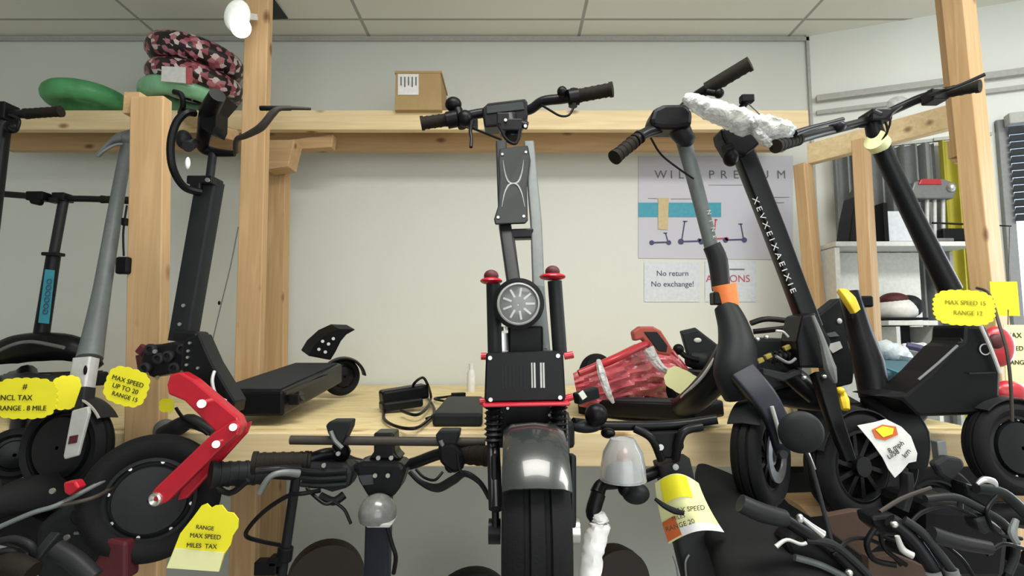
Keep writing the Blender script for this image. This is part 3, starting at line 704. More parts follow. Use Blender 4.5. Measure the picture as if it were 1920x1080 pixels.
# ------------------------------------------------------------ G: black scooter with printed stem
root = thing('electric_scooter', 'black scooter whose stem carries a row of pale letters, handlebar wrapped in plastic', 'scooter', W(1600, 970, 1.25))
M().tube(WS([(1384, 262, 1.26), (1450, 430, 1.27), (1520, 615, 1.28)]), .0225, 4, 1, sq=(1, .8), up=YY).build('stem', 'black_satin', root)
st0, st1 = W(1398, 330, 1.235), W(1505, 590, 1.245); dd = (st1-st0).normalized()
text('X E V X E I X A E I X I E', (st0+st1)/2, .019, 'silver_paint', root, 'stem_lettering', u=dd, v=V((-dd.z, 0, dd.x)), sx=1.25)
m = M(); m.prism(WS([(1352, 240), (1420, 240), (1432, 262), (1416, 278), (1400, 290), (1372, 285), (1356, 258)], 1.22), YY*.06); m.build('display_housing', 'black_plastic', root, .006)
m = M(); m.ell(W(1370, 296, 1.2), (.017, .02, .02)); m.cyl(W(1358, 282, 1.2), W(1372, 276, 1.2), .012); m.build('headlight', 'black_plastic', root)
handlebar(root, WS([(1296, 185, 1.2), (1330, 215, 1.22), (1375, 235, 1.24), (1430, 250, 1.25), (1480, 270, 1.26)]), .011, gl=False, gr=False)
m = M(); m.tube(WS([(1387, 208, 1.22), (1398, 192, 1.21), (1408, 183, 1.2)]), .008, 10, 3); m.box(W(1400, 186, 1.2), (.03, .02, .018)); m.build('thumb_throttle', 'black_plastic', root, .003)
cable(root, [(1404, 195, 1.2), (1425, 215, 1.2), (1440, 240, 1.2)], .002, 'grey_metal')
# folding joint, arms
m = M(); m.prism(WS([(1505, 592), (1530, 585), (1560, 640), (1548, 690), (1500, 690), (1495, 640)], 1.2), YY*.08); m.build('folding_joint', 'black_plastic', root, .006)
M().tube(WS([(1524, 592, 1.17), (1542, 640, 1.17), (1556, 690, 1.17), (1566, 718, 1.17)]), [.004, .007, .013, .004], 8, 4).build('strut', 'grey_metal', root)
for pp, rr in (([(1408, 606, 1.5), (1440, 598, 1.5), (1500, 605, 1.5)], .008), ([(1412, 622, 1.5), (1450, 618, 1.48), (1500, 612, 1.46)], .008), ([(1470, 690, 1.3), (1505, 720, 1.28), (1530, 740, 1.27)], .025), ([(1420, 720, 1.4), (1470, 740, 1.36), (1560, 750, 1.3)], .03)):
    M().tube(WS(pp), rr, 10, 4).build('frame_arm', 'black_metal', root)
for x, y in ((1475, 652), (1440, 668), (1425, 676), (1520, 650), (1512, 662)): M().box(W(x, y, 1.235), (.016, .012, .011), (V((.9, 0, .4)), YY, V((-.4, 0, .9)))).build('spring_seat', 'brass', root, .002)
m = M()
for k in range(5): m.lathe(W(1448+k*9, 672-k*2, 1.24), V((1, 0, .2)), [(.012, -.002), (.016, 0), (.012, .002)], 16)
m.cyl(W(1440, 674, 1.24), W(1492, 662, 1.24), .008); m.build('shock_spring', 'dark_grey', root)
for x, y in ((1420, 636), (1437, 632), (1545, 706), (1508, 708)): M().ell(W(x, y, 1.2), (.006, .006, .005), n=10, m=6).build('bolt', 'bolt_steel', root)
M().tube(WS([(1455, 620, 1.2), (1468, 622, 1.2), (1478, 632, 1.2)]), .003, 8, 4).build('brake_cable', 'bolt_steel', root)
M().tube(WS([(1455, 668, 1.19), (1478, 680, 1.19), (1492, 672, 1.19)]), .0035, 8, 4).build('brake_cable', 'grey_metal', root)
M().prism(WS([(1430, 690), (1480, 700), (1500, 690), (1505, 702), (1470, 715), (1430, 704)], 1.22), YY*.02).build('brake_caliper', 'dark_grey', root, .003)
M().prism(WS([(1400, 632), (1470, 634), (1510, 650), (1505, 720), (1450, 735), (1405, 700)], 1.32), YY*.06).build('suspension_body', 'dark_grey', root, .01)
cG = W(1600, 872, 1.27); aG = V((.30, -.95, .06)).normalized()
wheel(root, cG, aG, .125, .07, 'spoke', .082, rim_mat='black_satin')
prof = [(.130, -.034), (.136, 0), (.130, .034), (.127, .034), (.132, 0), (.127, -.034)]
M().lathe(cG, aG, prof, 40, closed=True, a0=20, a1=140).build('front_fender', 'dark_grey', root)
M().tube(WS([(1540, 700, 1.22), (1562, 780, 1.19), (1592, 862, 1.18)]), [.022, .016, .012], 12, 4, sq=(1, .7), up=YY).build('fork_arm', 'black_plastic', root)
M().tube(WS([(1515, 848, 1.17), (1528, 880, 1.17)]), .003, 8, 2).build('valve', 'silver_paint', root)
deck(root, W(1560, 775, 1.42), W(1510, 730, 2.0), .16, .05)

# plastic wrap over G's handlebar
t = thing('plastic_wrap', 'crumpled clear plastic wrap wound around the handlebar of the letter-printed scooter', 'plastic wrap', W(1390, 260, 1.2))
def crumple(pts, r, seed, squash=.8):
    rnd = random.Random(seed); P = catmull(WS(pts), 7); rings = []
    for i, p in enumerate(P):
        tt = i/(len(P)-1)*(len(r)-1); a_ = min(int(tt), len(r)-2); q = r[a_]+(r[a_+1]-r[a_])*(tt-a_)
        d = (P[min(i+1, len(P)-1)]-P[max(i-1, 0)]).normalized(); _, sd, u = frame(d)
        rings.append([p+(sd*math.cos(2*math.pi*k/16)+u*math.sin(2*math.pi*k/16)*squash)*q*rnd.uniform(.86, 1.1) for k in range(16)])
    return M().loft(rings)
crumple([(1284, 182, 1.17), (1310, 196, 1.16), (1345, 210, 1.15), (1385, 225, 1.15), (1405, 238, 1.16)], [.012, .026, .03, .034, .03], 3).build('wrap_sheet', 'clear_film', t)
crumple([(1398, 228, 1.15), (1430, 238, 1.14), (1462, 246, 1.14), (1488, 248, 1.15)], [.02, .034, .032, .012], 5).build('wrap_sheet', 'clear_film', t)
crumple([(1415, 242, 1.13), (1432, 262, 1.13), (1446, 272, 1.13)], [.012, .014, .01], 6).build('wrap_sheet', 'clear_film', t)

# ------------------------------------------------------------ I: black scooter with yellow hinge
root = thing('electric_scooter', 'folded black scooter with a yellow hinge clip, between the two pine posts at right', 'scooter', W(1620, 790, 1.5))
M().tube(WS([(1592, 548, 1.42), (1610, 620, 1.4), (1628, 680, 1.38), (1640, 745, 1.36)]), [.024, .03, .036, .034], 14, 4).build('stem_base', 'black_satin', root)
M().tube(WS([(1578, 545, 1.38), (1592, 562, 1.36), (1604, 584, 1.36)]), [.012, .015, .012], 8, 3, sq=(1, .6)).build('hinge_clip', 'yellow_plastic', root)
m = M().box(W(1612, 566, 1.42), (.05, .04, .03)); m.box(W(1600, 590, 1.4), (.03, .03, .03)); m.build('hinge', 'black_plastic', root, .005)
pl = M().prism(WS([(1532, 592), (1575, 558), (1592, 566), (1610, 640), (1600, 720), (1560, 730), (1545, 660)], 1.5), YY*.05).build('side_panel', 'charcoal', root, .006)
M().ell(W(1574, 602, 1.498), (.007, .004, .008)).build('reflector', 'white_plastic', pl)
M().prism(WS([(1552, 646), (1575, 640), (1580, 652), (1562, 662), (1556, 655)], 1.495), YY*.01).build('reflector', 'white_plastic', pl)
M().prism(WS([(1549, 626), (1566, 622), (1574, 630), (1556, 632)], 1.495), YY*.005).build('reflector', 'grey_metal', pl)
M().tube(WS([(1628, 735, 1.4), (1670, 765, 1.36), (1705, 815, 1.33), (1716, 875, 1.33)]), [.03, .036, .036, .02], 14, 5, sq=(1, .8), up=YY).build('front_fender', 'dark_grey', root)
wheel(root, W(1660, 872, 1.36), V((.3, -.95, 0)), .09, .055)
m = M().tube(WS([(1578, 735, 1.25), (1582, 750, 1.24), (1586, 768, 1.23)]), [.007, .012, .009], 8, 3); m.ell(W(1575, 732, 1.24), (.01, .01, .008)); m.build('latch_hook', 'yellow_plastic', root)
m = M().tube(WS([(1630, 720, 1.45), (1650, 732, 1.45), (1680, 735, 1.45)]), [.02, .02, .012], 10, 4); m.build('folding_block', 'dark_grey', root)

# ------------------------------------------------------------ H: right scooter
root = thing('electric_scooter', 'black scooter at the far right with a yellow tie below its wide handlebar', 'scooter', W(1820, 790, 1.35))
handlebar(root, WS([(1456, 274, 1.12), (1520, 254, 1.2), (1575, 240, 1.27), (1640, 222, 1.33), (1690, 200, 1.32), (1740, 180, 1.28), (1834, 162, 1.2)]), .011, glen=.088, gr_r=.013)
lever(root, WS([(1490, 250, 1.13), (1520, 240, 1.15), (1550, 232, 1.17), (1580, 224, 1.19)]), .005)
lever(root, WS([(1745, 178, 1.25), (1770, 170, 1.2), (1800, 160, 1.18), (1846, 140, 1.16)]), .004)
m = M(); m.box(W(1640, 222, 1.32), (.05, .06, .03)); m.cyl(W(1632, 210, 1.3), W(1650, 218, 1.3), .012); m.build('stem_clamp', 'black_metal', root, .004)
M().box(W(1752, 182, 1.26), (.04, .04, .03)).build('lever_clamp', 'black_metal', root, .004); M().ell(W(1570, 238, 1.25), (.02, .02, .014)).build('lever_clamp', 'black_metal', root)
M().tube(WS([(1636, 225, 1.32), (1648, 268, 1.32), (1712, 405, 1.32), (1782, 545, 1.32)]), [.018, .0215, .0225, .026], 20, 3).build('stem', 'black_satin', root)
M().cyl(W(1640, 262, 1.305), W(1650, 272, 1.318), .026, n=20).build('yellow_tie', 'pale_card', root)
cable(root, [(1660, 228, 1.28), (1664, 245, 1.28), (1655, 262, 1.29), (1645, 275, 1.3)], .003)
cable(root, [(1690, 200, 1.3), (1672, 215, 1.28), (1668, 235, 1.28), (1660, 255, 1.29)], .0025)
bd = M().prism(WS([(1640, 742), (1700, 736), (1745, 698), (1790, 650), (1806, 640), (1808, 608), (1852, 612), (1866, 650), (1878, 700), (1876, 775), (1800, 780), (1722, 782), (1690, 752)], 1.25), YY*.1)
bd = bd.build('body', 'black_plastic', root, .012)
M().lathe(W(1847, 655, 1.247), -YY, [(.011, 0), (.0135, 0), (.0135, .001), (.011, .001)], 32, closed=True).build('logo', 'silver_paint', bd)
M().tube(WS([(1722, 712, 1.245), (1760, 680, 1.245), (1795, 648, 1.245)]), .003, 8, 3).build('edge_trim', 'grey_metal', bd)
M().tube(WS([(1838, 610, 1.24), (1858, 655, 1.24), (1875, 700, 1.24)]), .004, 8, 3).build('edge_trim', 'silver_paint', bd)
M().bar(W(1815, 700, 1.247), W(1876, 698, 1.247), .003, .008, YY).build('edge_trim', 'dark_grey', bd)
dk = M().bar(W(1725, 716, 1.45), W(1640, 676, 1.85), .2, .05, Z).build('deck', 'blue_fabric', root, .01)
M().bar(W(1712, 712, 1.34), W(1640, 684, 1.62), .004, .01).build('deck_stripe', 'cyan_paint', dk)
wheel(root, W(1893, 838, 1.25), V((.1, -.95, .1)), .105, .06)
M().lathe(W(1893, 838, 1.25), V((.1, -.95, .1)), [(.11, -.03), (.116, 0), (.11, .03), (.107, .03), (.112, 0), (.107, -.03)], 40, closed=True, a0=50, a1=170).build('front_fender', 'dark_grey', root)
m = M().tube(WS([(1690, 770, 1.35), (1720, 785, 1.34), (1735, 780, 1.34)]), [.014, .01, .006], 8, 3); m.build('kickstand', 'grey_metal', root)

# ------------------------------------------------------------ J: red wrapped scooter lying on shelf
root = thing('electric_scooter', 'red folded scooter lying on the shelf, wrapped in clear plastic film', 'scooter', W(1180, 780, 1.8))
rings = []
rnd = random.Random(11)
top = [(1074, 700), (1110, 682), (1150, 665), (1190, 645), (1225, 640), (1262, 655), (1290, 690), (1296, 720)]
bot = [(1086, 762), (1120, 768), (1155, 770), (1190, 768), (1225, 765), (1260, 760), (1288, 752), (1298, 738)]
for i in range(29):
    t_ = i/4; a = min(int(t_), 6); q_ = t_-a
    tx, ty = [top[a][k_]*(1-q_)+top[a+1][k_]*q_ for k_ in (0, 1)]; bx_, by = [bot[a][k_]*(1-q_)+bot[a+1][k_]*q_ for k_ in (0, 1)]
    Yc = 1.62+.012*i; ring_ = []
    for k_ in range(22):
        v_ = k_/21; pl_ = .012*math.sin(v_*40+i*.5)+rnd.uniform(-.004, .004)
        ring_.append(W(tx*(1-v_)+bx_*v_, ty*(1-v_)+by*v_, Yc-.07*math.sin(v_*math.pi)+pl_))
    for k_ in range(6):
        v_ = 1-k_/5; ring_.append(W(tx*(1-v_)+bx_*v_, ty*(1-v_)+by*v_, Yc+.14))
    rings.append(ring_)
M().loft(rings).build('wrapped_body', 'red_film', root)
M().tube(WS([(1085, 700, 1.5), (1140, 678, 1.52), (1200, 650, 1.6), (1215, 644, 1.64)]), [.010, .012, .012, .008], 10, 4).build('red_tube', 'red_gloss', root)
M().tube(WS([(1122, 675, 1.49), (1128, 700, 1.47), (1140, 735, 1.46), (1150, 755, 1.47)]), [.006, .012, .010, .004], 8, 4).build('film_fold', 'clear_film', root)
M().tube(WS([(1215, 655, 1.6), (1240, 690, 1.58), (1275, 705, 1.58)]), [.02, .012, .006], 8, 4).build('film_fold', 'clear_film', root)
M().prism(WS([(1186, 622), (1200, 612), (1225, 612), (1240, 620), (1262, 655), (1258, 668), (1232, 664), (1215, 650), (1205, 636), (1190, 640)], 1.66), YY*.04).build('rear_fender', 'dull_red', root, .006)
M().prism(WS([(1207, 622), (1232, 622), (1252, 648), (1250, 660), (1234, 658)], 1.657), YY*.01).build('fender_pad', 'dark_grey', root, .002)
wheel(root, W(1283, 730, 1.72), V((.3, -.95, 0)), .06, .05, 'plain')
m = M().bar(W(1080, 748, 1.42), W(1118, 735, 1.45), .03, .03); m.build('handle_grip', 'charcoal', root, .004)
M().bar(W(1088, 744, 1.405), W(1096, 738, 1.41), .02, .006, YY).build('grip_label', 'white_plastic', root)
card('price_tag', 'yellow card with a white edge lying over the dark drum behind the slate scooter', 1280, 716, 1.55, 66, 42, rot=-28, n=10, mat_='pale_card')
# black plate
root = thing('electric_scooter', 'black scooter lying behind the slate scooter, its angular rear plate pointing up', 'scooter', W(1320, 740, 2.0))
pl = M().prism(WS([(1278, 625), (1308, 618), (1352, 652), (1340, 664), (1290, 668)], 1.95), V((0, .03, .01))).build('rear_plate', 'charcoal', root, .005)
M().ell(W(1308, 638, 1.948), (.014, .003, .009)).build('reflector', 'silver_paint', pl)
M().tube(WS([(1290, 672, 1.97), (1330, 678, 1.97), (1360, 690, 1.9)]), [.03, .045, .04], 12, 4).build('body', 'charcoal', root)
deck(root, W(1270, 705, 2.05), W(1350, 715, 1.8), .12, .05)
m = M().ell(W(1272, 655, 1.95), .02); m.tube(WS([(1268, 650, 1.95), (1285, 668, 1.94), (1310, 675, 1.94)]), .01, 8, 3); m.build('rear_hinge', 'black_plastic', root)

# ------------------------------------------------------------ things on and around the top beam
def ring(name, label, c, Rr, rr, mat_, group, tilt=(0, 0, 1), sq=1.0, cat='tyre'):
    m = M().lathe(c, V(tilt), [(Rr-rr+rr*math.cos(a), rr*sq*math.sin(a)) for a in [2*math.pi*k/14 for k in range(14)]], 56, closed=True)
    return tag(m.build(name, mat_, None), label, cat, group)
GR = 'spare tyres on the top beam'
ring('tyre', 'green wrapped tyre lying alone on the top beam, left of the front post', W(163, 188, 2.4), .17, .044, 'green_rubber', GR, (0, .0, 1), 1)
ring('tyre', 'green tyre under the patterned tyres, beside the tall post', W(352, 187, 2.42), .20, .044, 'green_wrap', GR, (.06, 0, 1))
ring('tyre', 'lower of the two red black and white patterned tyres', W(368, 157, 2.40), .205, .047, 'patterned_tyre', GR, (.15, -.05, 1))
ring('tyre', 'topmost red black and white patterned tyre, tilted towards the tall post', W(368, 112, 2.38), .205, .055, 'patterned_tyre', GR, (.15, -.05, 1))
t = thing('tyre_label', 'white paper label band wrapped on the lower patterned tyre', 'label', W(340, 158, 2.15))
M().prism(WS([(303, 124), (348, 126), (348, 156), (302, 152)], 2.17), YY*.004).build('paper_band', 'white_paper', t)
M().prism(WS([(349, 126), (360, 127), (360, 158), (349, 157)], 2.17), YY*.004).build('red_band', 'red_film', t)
# box
cb = thing('cardboard_box', 'small brown cardboard box with a white shipping label on the top beam', 'box', W(790, 206, 2.3))
c0, c1, c2, c3 = W(740, 206, 2.27), W(828, 206, 2.27), W(826, 136, 2.27), W(742, 136, 2.27)
M().prism([c0, c1, c2, c3], V((.0, .22, 0))).build('carton', 'cardboard', cb, .002)
M().prism(WS([(740, 133), (828, 133), (828, 137), (740, 137)], 2.268), V((0, .225, 0))).build('lid_edge', 'cardboard', cb)
lb = M().prism(WS([(746, 139), (785, 139), (785, 178), (746, 178)], 2.268), YY*-.001).build('shipping_label', 'white_paper', cb)
m = M()
for i in range(5): m.bar(W(752+i*7, 144, 2.2655), W(752+i*7, 160+3*(i % 2), 2.2655), .006, .0006, YY)
m.build('barcode', 'ink_grey', lb)
# lamp dome
t = thing('globe_lamp', 'bright white round lamp clipped to the tall post near the ceiling', 'lamp', W(450, 75, 1.72))
M().ell(W(445, 30, 1.74), (.043, .03, .058), (V((.97, 0, -.2)), YY, V((.2, 0, .97)))).build('lamp_shell', 'lamp_shell', t)
M().ell(W(452, 52, 1.715), (.033, .025, .034)).build('lamp_bulb', 'lamp_glow', t)
m = M().bar(W(462, 30, 1.76), W(478, 32, 1.83), .02, .02); m.build('clip', 'white_plastic', t)

# ------------------------------------------------------------ posters on the back wall
PY = WY-.004
t = thing('poster', 'large pale lilac poster with a blue band and a row of small scooter pictures', 'poster', W(1340, 485, PY))
p = M().prism(WS([(1197, 292), (1487, 292), (1487, 487), (1197, 484)], PY), YY*.003).build('sheet', 'poster_paper', t)
for ch, x in (('W', 1239), ('I', 1259), ('L', 1277), ('L', 1296), ('P', 1334), ('R', 1357), ('E', 1380), ('M', 1401), ('E', 1420), ('U', 1434), ('M', 1465)):
    text(ch, W(x, 328, PY-.001), S(23, PY), 'ink_grey', p, 'title_letter')
M().prism(WS([(1197, 380), (1352, 380), (1352, 407), (1197, 407)], PY-.001), YY*-.001).build('blue_band', 'cyan_print', p)
m = M()
for x0, x1, y in ((1215, 1232, 372), (1258, 1310, 373), (1328, 1392, 347), (1440, 1480, 370), (1446, 1470, 380)): m.bar(W(x0, y, PY-.0015), W(x1, y, PY-.0015), .004, .001, Z)
m.build('small_print', 'ink_grey', p)
def silh(x, y, s_, mt, stemh=26, hl=1):
    m = M()
    for dx in (-16*s_, 16*s_): m.lathe(W(x+dx, y, PY-.002), -YY, [(.001, 0), (S(4.6*s_, PY), 0), (S(4.6*s_, PY), .001), (.001, .001)], 16)
    m.bar(W(x-16*s_, y, PY-.002), W(x+16*s_, y-1, PY-.002), .001, S(3, PY), Z)
    m.bar(W(x+15*s_*hl, y, PY-.002), W(x+10*s_*hl, y-stemh, PY-.002), .001, S(2.2, PY), Z)
    m.bar(W(x+6*s_*hl, y-stemh, PY-.002), W(x+13*s_*hl, y-stemh, PY-.002), .001, S(2, PY), Z)
    m.build('scooter_picture', mt, p)
silh(1238, 455, 1, 'ink_navy', 18); silh(1296, 453, 1.2, 'ink_navy', 38, -1); silh(1322, 450, .7, 'ink_navy', 20); silh(1350, 448, .8, 'ink_red', 36, -1); silh(1378, 450, 1.1, 'ink_navy', 30)
t = thing('masking_tape', 'vertical strip of tan masking tape across the blue band of the lilac poster', 'tape', W(1243, 432, PY-.004))
M().prism(WS([(1234, 371), (1254, 371), (1252, 431), (1234, 430)], PY-.003), YY*-.001).build('strip', 'masking_tape', t)
t = thing('notice', 'small white no return no exchange notice below the lilac poster', 'sign', W(1262, 562, PY))
p = M().prism(WS([(1208, 492), (1312, 492), (1312, 566), (1208, 566)], PY), YY*.002).build('sheet', 'notice_paper', t)
text('No return', W(1261, 513, PY-.0015), S(14.5, PY), 'ink_navy', p, 'writing'); text('No exchange!', W(1261, 533, PY-.0015), S(14.5, PY), 'ink_navy', p, 'writing')
t = thing('notice', 'white notice with faint red lettering, half hidden behind the slate scooter stem', 'sign', W(1370, 562, PY))
p = M().prism(WS([(1322, 490), (1418, 490), (1418, 566), (1322, 566)], PY), YY*.002).build('sheet', 'notice_paper', t)
text('AUCIONS', W(1365, 523, PY-.0015), S(19, PY), 'ink_red', p, 'writing')
m = M().bar(W(1368, 505, PY-.0015), W(1396, 505, PY-.0015), .001, .006, Z); m.build('small_print', 'ink_grey', p)

# ------------------------------------------------------------ small things on the shelf
t = thing('charger', 'black charging brick with its cord coiled on the shelf board', 'charger', ZP(760, 775, SH))
cc = ZP(757, 770, SH)
ax1 = V((.9, .42, 0)).normalized()
M().bar(cc-ax1*.075+Z*.045, cc+ax1*.075+Z*.062, .07, .045).build('brick', 'black_plastic', t, .008)
M().bar(cc-ax1*.06+Z*.02+V((-.01, -.02, 0)), cc+ax1*.07+Z*.03+V((-.01, -.02, 0)), .07, .03).build('lower_brick', 'black_satin', t, .008)
def zc(l, h=.004): return [ZP(x, y, SH+h) for x, y in l]
m = M().tube(zc([(722, 762), (720, 785), (745, 800), (778, 803), (800, 790), (815, 770), (800, 745), (780, 735)], .01)+[W(775, 722, 1.75), W(792, 708, 1.78), W(802, 722, 1.75)]+zc([(808, 745), (800, 765), (780, 778), (752, 770)], .02), .0045, 8, 7)
m.build('cord', 'black_plastic', t)
M().tube(zc([(800, 785), (835, 770), (840, 755), (815, 748), (830, 745), (862, 741)], .012), .0045, 8, 7).build('cord', 'black_plastic', t)
q = ZP(862, 741, SH+.015); M().bar(q-V((.03, .01, 0)), q+V((.02, .01, 0)), .022, .02).build('plug', 'black_plastic', t, .003)
t = thing('charger', 'dark grey flat charging box on the shelf beside the central scooter', 'charger', ZP(865, 800, SH))
M().prism([ZP(810, 800, SH+.001), ZP(905, 800, SH+.001), ZP(905, 762, SH+.001), ZP(838, 762, SH+.001)], Z*.035).build('case', 'charcoal', t, .008)
t = thing('bottle', 'small white bottle standing near the back wall beside the central scooter', 'bottle', ZP(883, 732, SH))
b0 = ZP(883, 734, SH); M().lathe(b0, Z, [(.001, 0), (.017, 0), (.018, .01), (.018, .08), (.01, .095)], 20).build('bottle_body', 'white_plastic', t)
M().cyl(b0+Z*.095, b0+Z*.12, .010).build('cap', 'white_plastic', t)
t = thing('wire', 'thin dark wire slanting down the wall just left of the tall post', 'wire', W(392, 665, 2.0))
M().tube(WS([(447, 425, 2.0), (432, 500, 2.0), (410, 590, 2.0), (393, 662, 2.0)]), .002, 6, 4).build('strand', 'grey_metal', t)
M().ell(W(411, 568, 2.0), (.005, .005, .008)).build('bead', 'black_plastic', t)
t = thing('parcel', 'flat white plastic parcel on the shelf behind the red fork scooter deck', 'parcel', ZP(450, 715, SH))
M().prism([ZP(405, 735, SH+.003), ZP(500, 735, SH+.003), ZP(520, 722, SH+.003), ZP(440, 722, SH+.003)], Z*.05).build('pouch', 'pale_bag', t, .012)

# ------------------------------------------------------------ cards and tags
card('price_tag', 'large yellow scalloped price tag at the far left frame edge', 46, 747, 1.12, 116, 72, lines=(('#', 0, 22, 14), ('INCL TAX', -16, 1, 14), ('RANGE . 8 MILE', -2, -18, 13)))
card('price_tag', 'narrow yellow tag seen edge-on beside the silver fork of the grey scooter', 124, 736, 1.2, 44, 60, yaw=58, n=12)
card('price_tag', 'yellow scalloped price tag with lines of handwriting against the front post', 237, 725, 1.12, 78, 66, rot=-16, lines=(('MAX SPEED', 0, 10, 12), ('UP TO 20', 0, -4, 12), ('RANGE 15', 4, -18, 11)), n=16)
card('price_tag', 'smallest yellow tag, right beside the upper red fork arm', 312, 760, 1.2, 26, 24, n=8)
card('price_tag', 'large yellow scalloped price tag hanging on the far right scooter', 1808, 577, 1.12, 112, 64, rot=-2, lean=0, n=24, lines=(('MAX SPEED 15', 2, 9, 12), ('RANGE 12', 6, -10, 12)), ink='faded_ink')
t = card('price_tag', 'square yellow sheet behind the scalloped tag at the far right post', 1884, 560, 1.55, 52, 66, outline=[(-.04, -.05), (.04, -.05), (.04, .05), (-.04, .05)], cat='price tag')
card('price_tag', 'pale yellow lined sheet hanging at the right frame edge', 1905, 690, 1.5, 60, 190, outline=[(-.035, -.15), (.05, -.15), (.05, .12), (-.025, .12)], mat_='pale_card', lines=(('MAX', 0, 60, 14), ('SPEED', 0, 36, 12), ('RANGE', 2, 10, 12)))
def poly_card(label, pts, Y, strips=(), mt='yellow_card', texts=()):
    pts = WS(pts, Y); c = sum(pts, V((0, 0, 0)))/len(pts)
    t = thing('price_tag', label, 'price tag', V((c.x, c.y, min(p.z for p in pts))))
    cd = M().prism(pts, YY*.002).build('card', mt, t)
    for i_, (nm, m_, pl) in enumerate(strips): M().prism(WS(pl, Y-.0015-.0012*i_), YY*.0008).build(nm, m_, t)
    for s_, x, y, sz, rot in texts:
        a = R(rot); u = V((math.cos(a), 0, math.sin(a))); text(s_, W(x, y, Y-.003), S(sz, Y), 'marker_ink', t, 'writing', u, V((-u.z, 0, u.x)))
    return t
poly_card('yellow lobed price tag with a cream foot below the red fork wheel', [(312, 1065), (338, 1000), (362, 970), (378, 948), (388, 944), (396, 952), (403, 948), (416, 947), (426, 960), (438, 962), (447, 974), (446, 990), (436, 1005), (432, 1022), (420, 1040), (410, 1072)], .92,
    [('cream_foot', 'pale_card', [(312, 1065), (328, 1028), (420, 1036), (410, 1072)])], texts=(('RANGE', 384, 990, 10, -6), ('MAX SPEED', 385, 1006, 11, -4), ('MILES  TAX', 378, 1024, 11, -3)))
def bag_tag():
    t = poly_card('white printed tag with an orange and yellow patch hanging on a spoked front wheel', [(1608, 798), (1640, 792), (1662, 786), (1690, 800), (1708, 818), (1720, 850), (1718, 865), (1704, 868), (1690, 885), (1678, 896), (1666, 880), (1655, 858), (1635, 830)], 1.1,
    [('patch', 'orange_print', [(1635, 806), (1655, 796), (1680, 800), (1684, 815), (1660, 826), (1642, 822)]), ('patch', 'yellow_card', [(1642, 806), (1656, 799), (1676, 803), (1674, 814), (1656, 820)])], mt='white_paper', texts=(('8 mph', 1680, 838, 13, 30), ('Li/58', 1675, 852, 12, 30), ('km', 1700, 850, 14, 50)))
bag_tag()
M().cyl(W(1890, 612, 1.5), W(1893, 425, 1.87), .0012, n=6).build('string', 'grip_brown', [o for o in COL.objects if 'right frame edge' in str(o.get('label')) and o.get('category') == 'price tag'][0])
# hanging things at the far right
t = thing('red_pouch', 'round red pouch between the right scooter and the yellow sheets', 'pouch', W(1872, 700, 1.45))
M().ell(W(1870, 650, 1.45), (.045, .025, .055)).build('pouch', 'red_gloss', t); M().ell(W(1868, 640, 1.43), (.02, .012, .02)).build('flap', 'red_dark', t)
t = thing('red_pouch', 'lower red pouch near the right frame edge beside the scooter wheel', 'pouch', W(1890, 755, 1.42))
M().ell(W(1892, 735, 1.42), (.045, .025, .03)).build('pouch', 'red_gloss', t)
t = thing('teal_case', 'small teal case between the right scooter body and the frame edge', 'case', W(1888, 800, 1.42))
M().prism(WS([(1870, 760), (1898, 768), (1912, 800), (1875, 790)], 1.40), YY*.05).build('case', 'cyan_paint', t, .005)
t = thing('cord', 'brown cord hanging beside the scalloped tag at the far right', 'cord', W(1895, 790, 1.2))
M().tube(WS([(1832, 540, 1.3), (1855, 552, 1.25), (1874, 610, 1.2), (1888, 660, 1.18), (1895, 720, 1.17), (1898, 790, 1.17)]), .0035, 8, 6).build('strand', 'grip_brown', t)
M().tube(WS([(1748, 418, 2.0), (1800, 420, 2.0), (1897, 424, 1.9)]), [.004, .004, .002], 8, 4).build('rod', 'black_plastic', None); 
tag(bpy.data.objects['rod'], 'thin black rod sticking out past the wide right post', 'rod')

# ------------------------------------------------------------ storage corner behind the right wing
YS = 2.22
xa, xb, xc = W(1568, 500, YS).x, W(1775, 500, YS).x, W(1838, 500, YS).x
us = thing('storage_shelf', 'white laminate storage unit in the right corner behind the rack', 'shelf unit', (1.7, YS, 0))
zA = W(1600, 452, YS).z; zB = W(1700, 600, YS).z
M().box(((xa+xc)/2, YS+.08, zA-.012), (xc-xa, .17, .02)).build('shelf_panel', 'white_laminate', us, .002)
xd = W(1664, 600, YS).x; xe = W(1757, 600, YS).x
M().box(((xd+xe)/2, YS+.07, zB-.012), (xe-xd, .15, .02)).build('shelf_panel', 'white_laminate', us, .002)
M().box(((xa+xb)/2, YS+.155, zA/2-.012), (xb-xa, .012, zA-.03)).build('back_panel', 'white_laminate', us)
M().box((xa+.01, YS+.08, zA/2-.012), (.02, .15, zA-.03)).build('side_panel', 'white_laminate', us)
M().box((xe-.008, YS+.07, zB/2-.012), (.016, .14, zB-.03)).build('side_panel', 'white_laminate', us)
M().box((W(1683, 600, YS).x, YS+.07, zB/2-.012), (.016, .14, zB-.03)).build('side_panel', 'white_laminate', us)
M().box((xc-.01, YS+.14, zA/2-.012), (.016, .02, zA-.03)).build('leg', 'trim_grey', us)
M().box((W(1720, 640, YS).x, YS+.12, zB-.12), (.10, .03, .2)).build('cubby_shade_panel', 'charcoal', us)  # dark panel stands in for the shade inside the cubby
t = thing('black_case', 'glossy black machine on the storage shelf, left of the middle pine post', 'machine', (W(1600, 445, YS).x, YS+.05, zA))
M().prism([(W(x, 445, YS+.02).x, YS+.02, zA+h) for x, h in ((1592, 0), (1632, 0), (1632, .26), (1612, .2), (1600, .1))], YY*.1).build('body', 'black_satin', t, .006)
m = M()
for h in (.03, .08, .13): m.ell((W(1622, 445, YS).x, YS+.015, zA+h), (.007, .006, .012))
m.build('knob', 'silver', t)
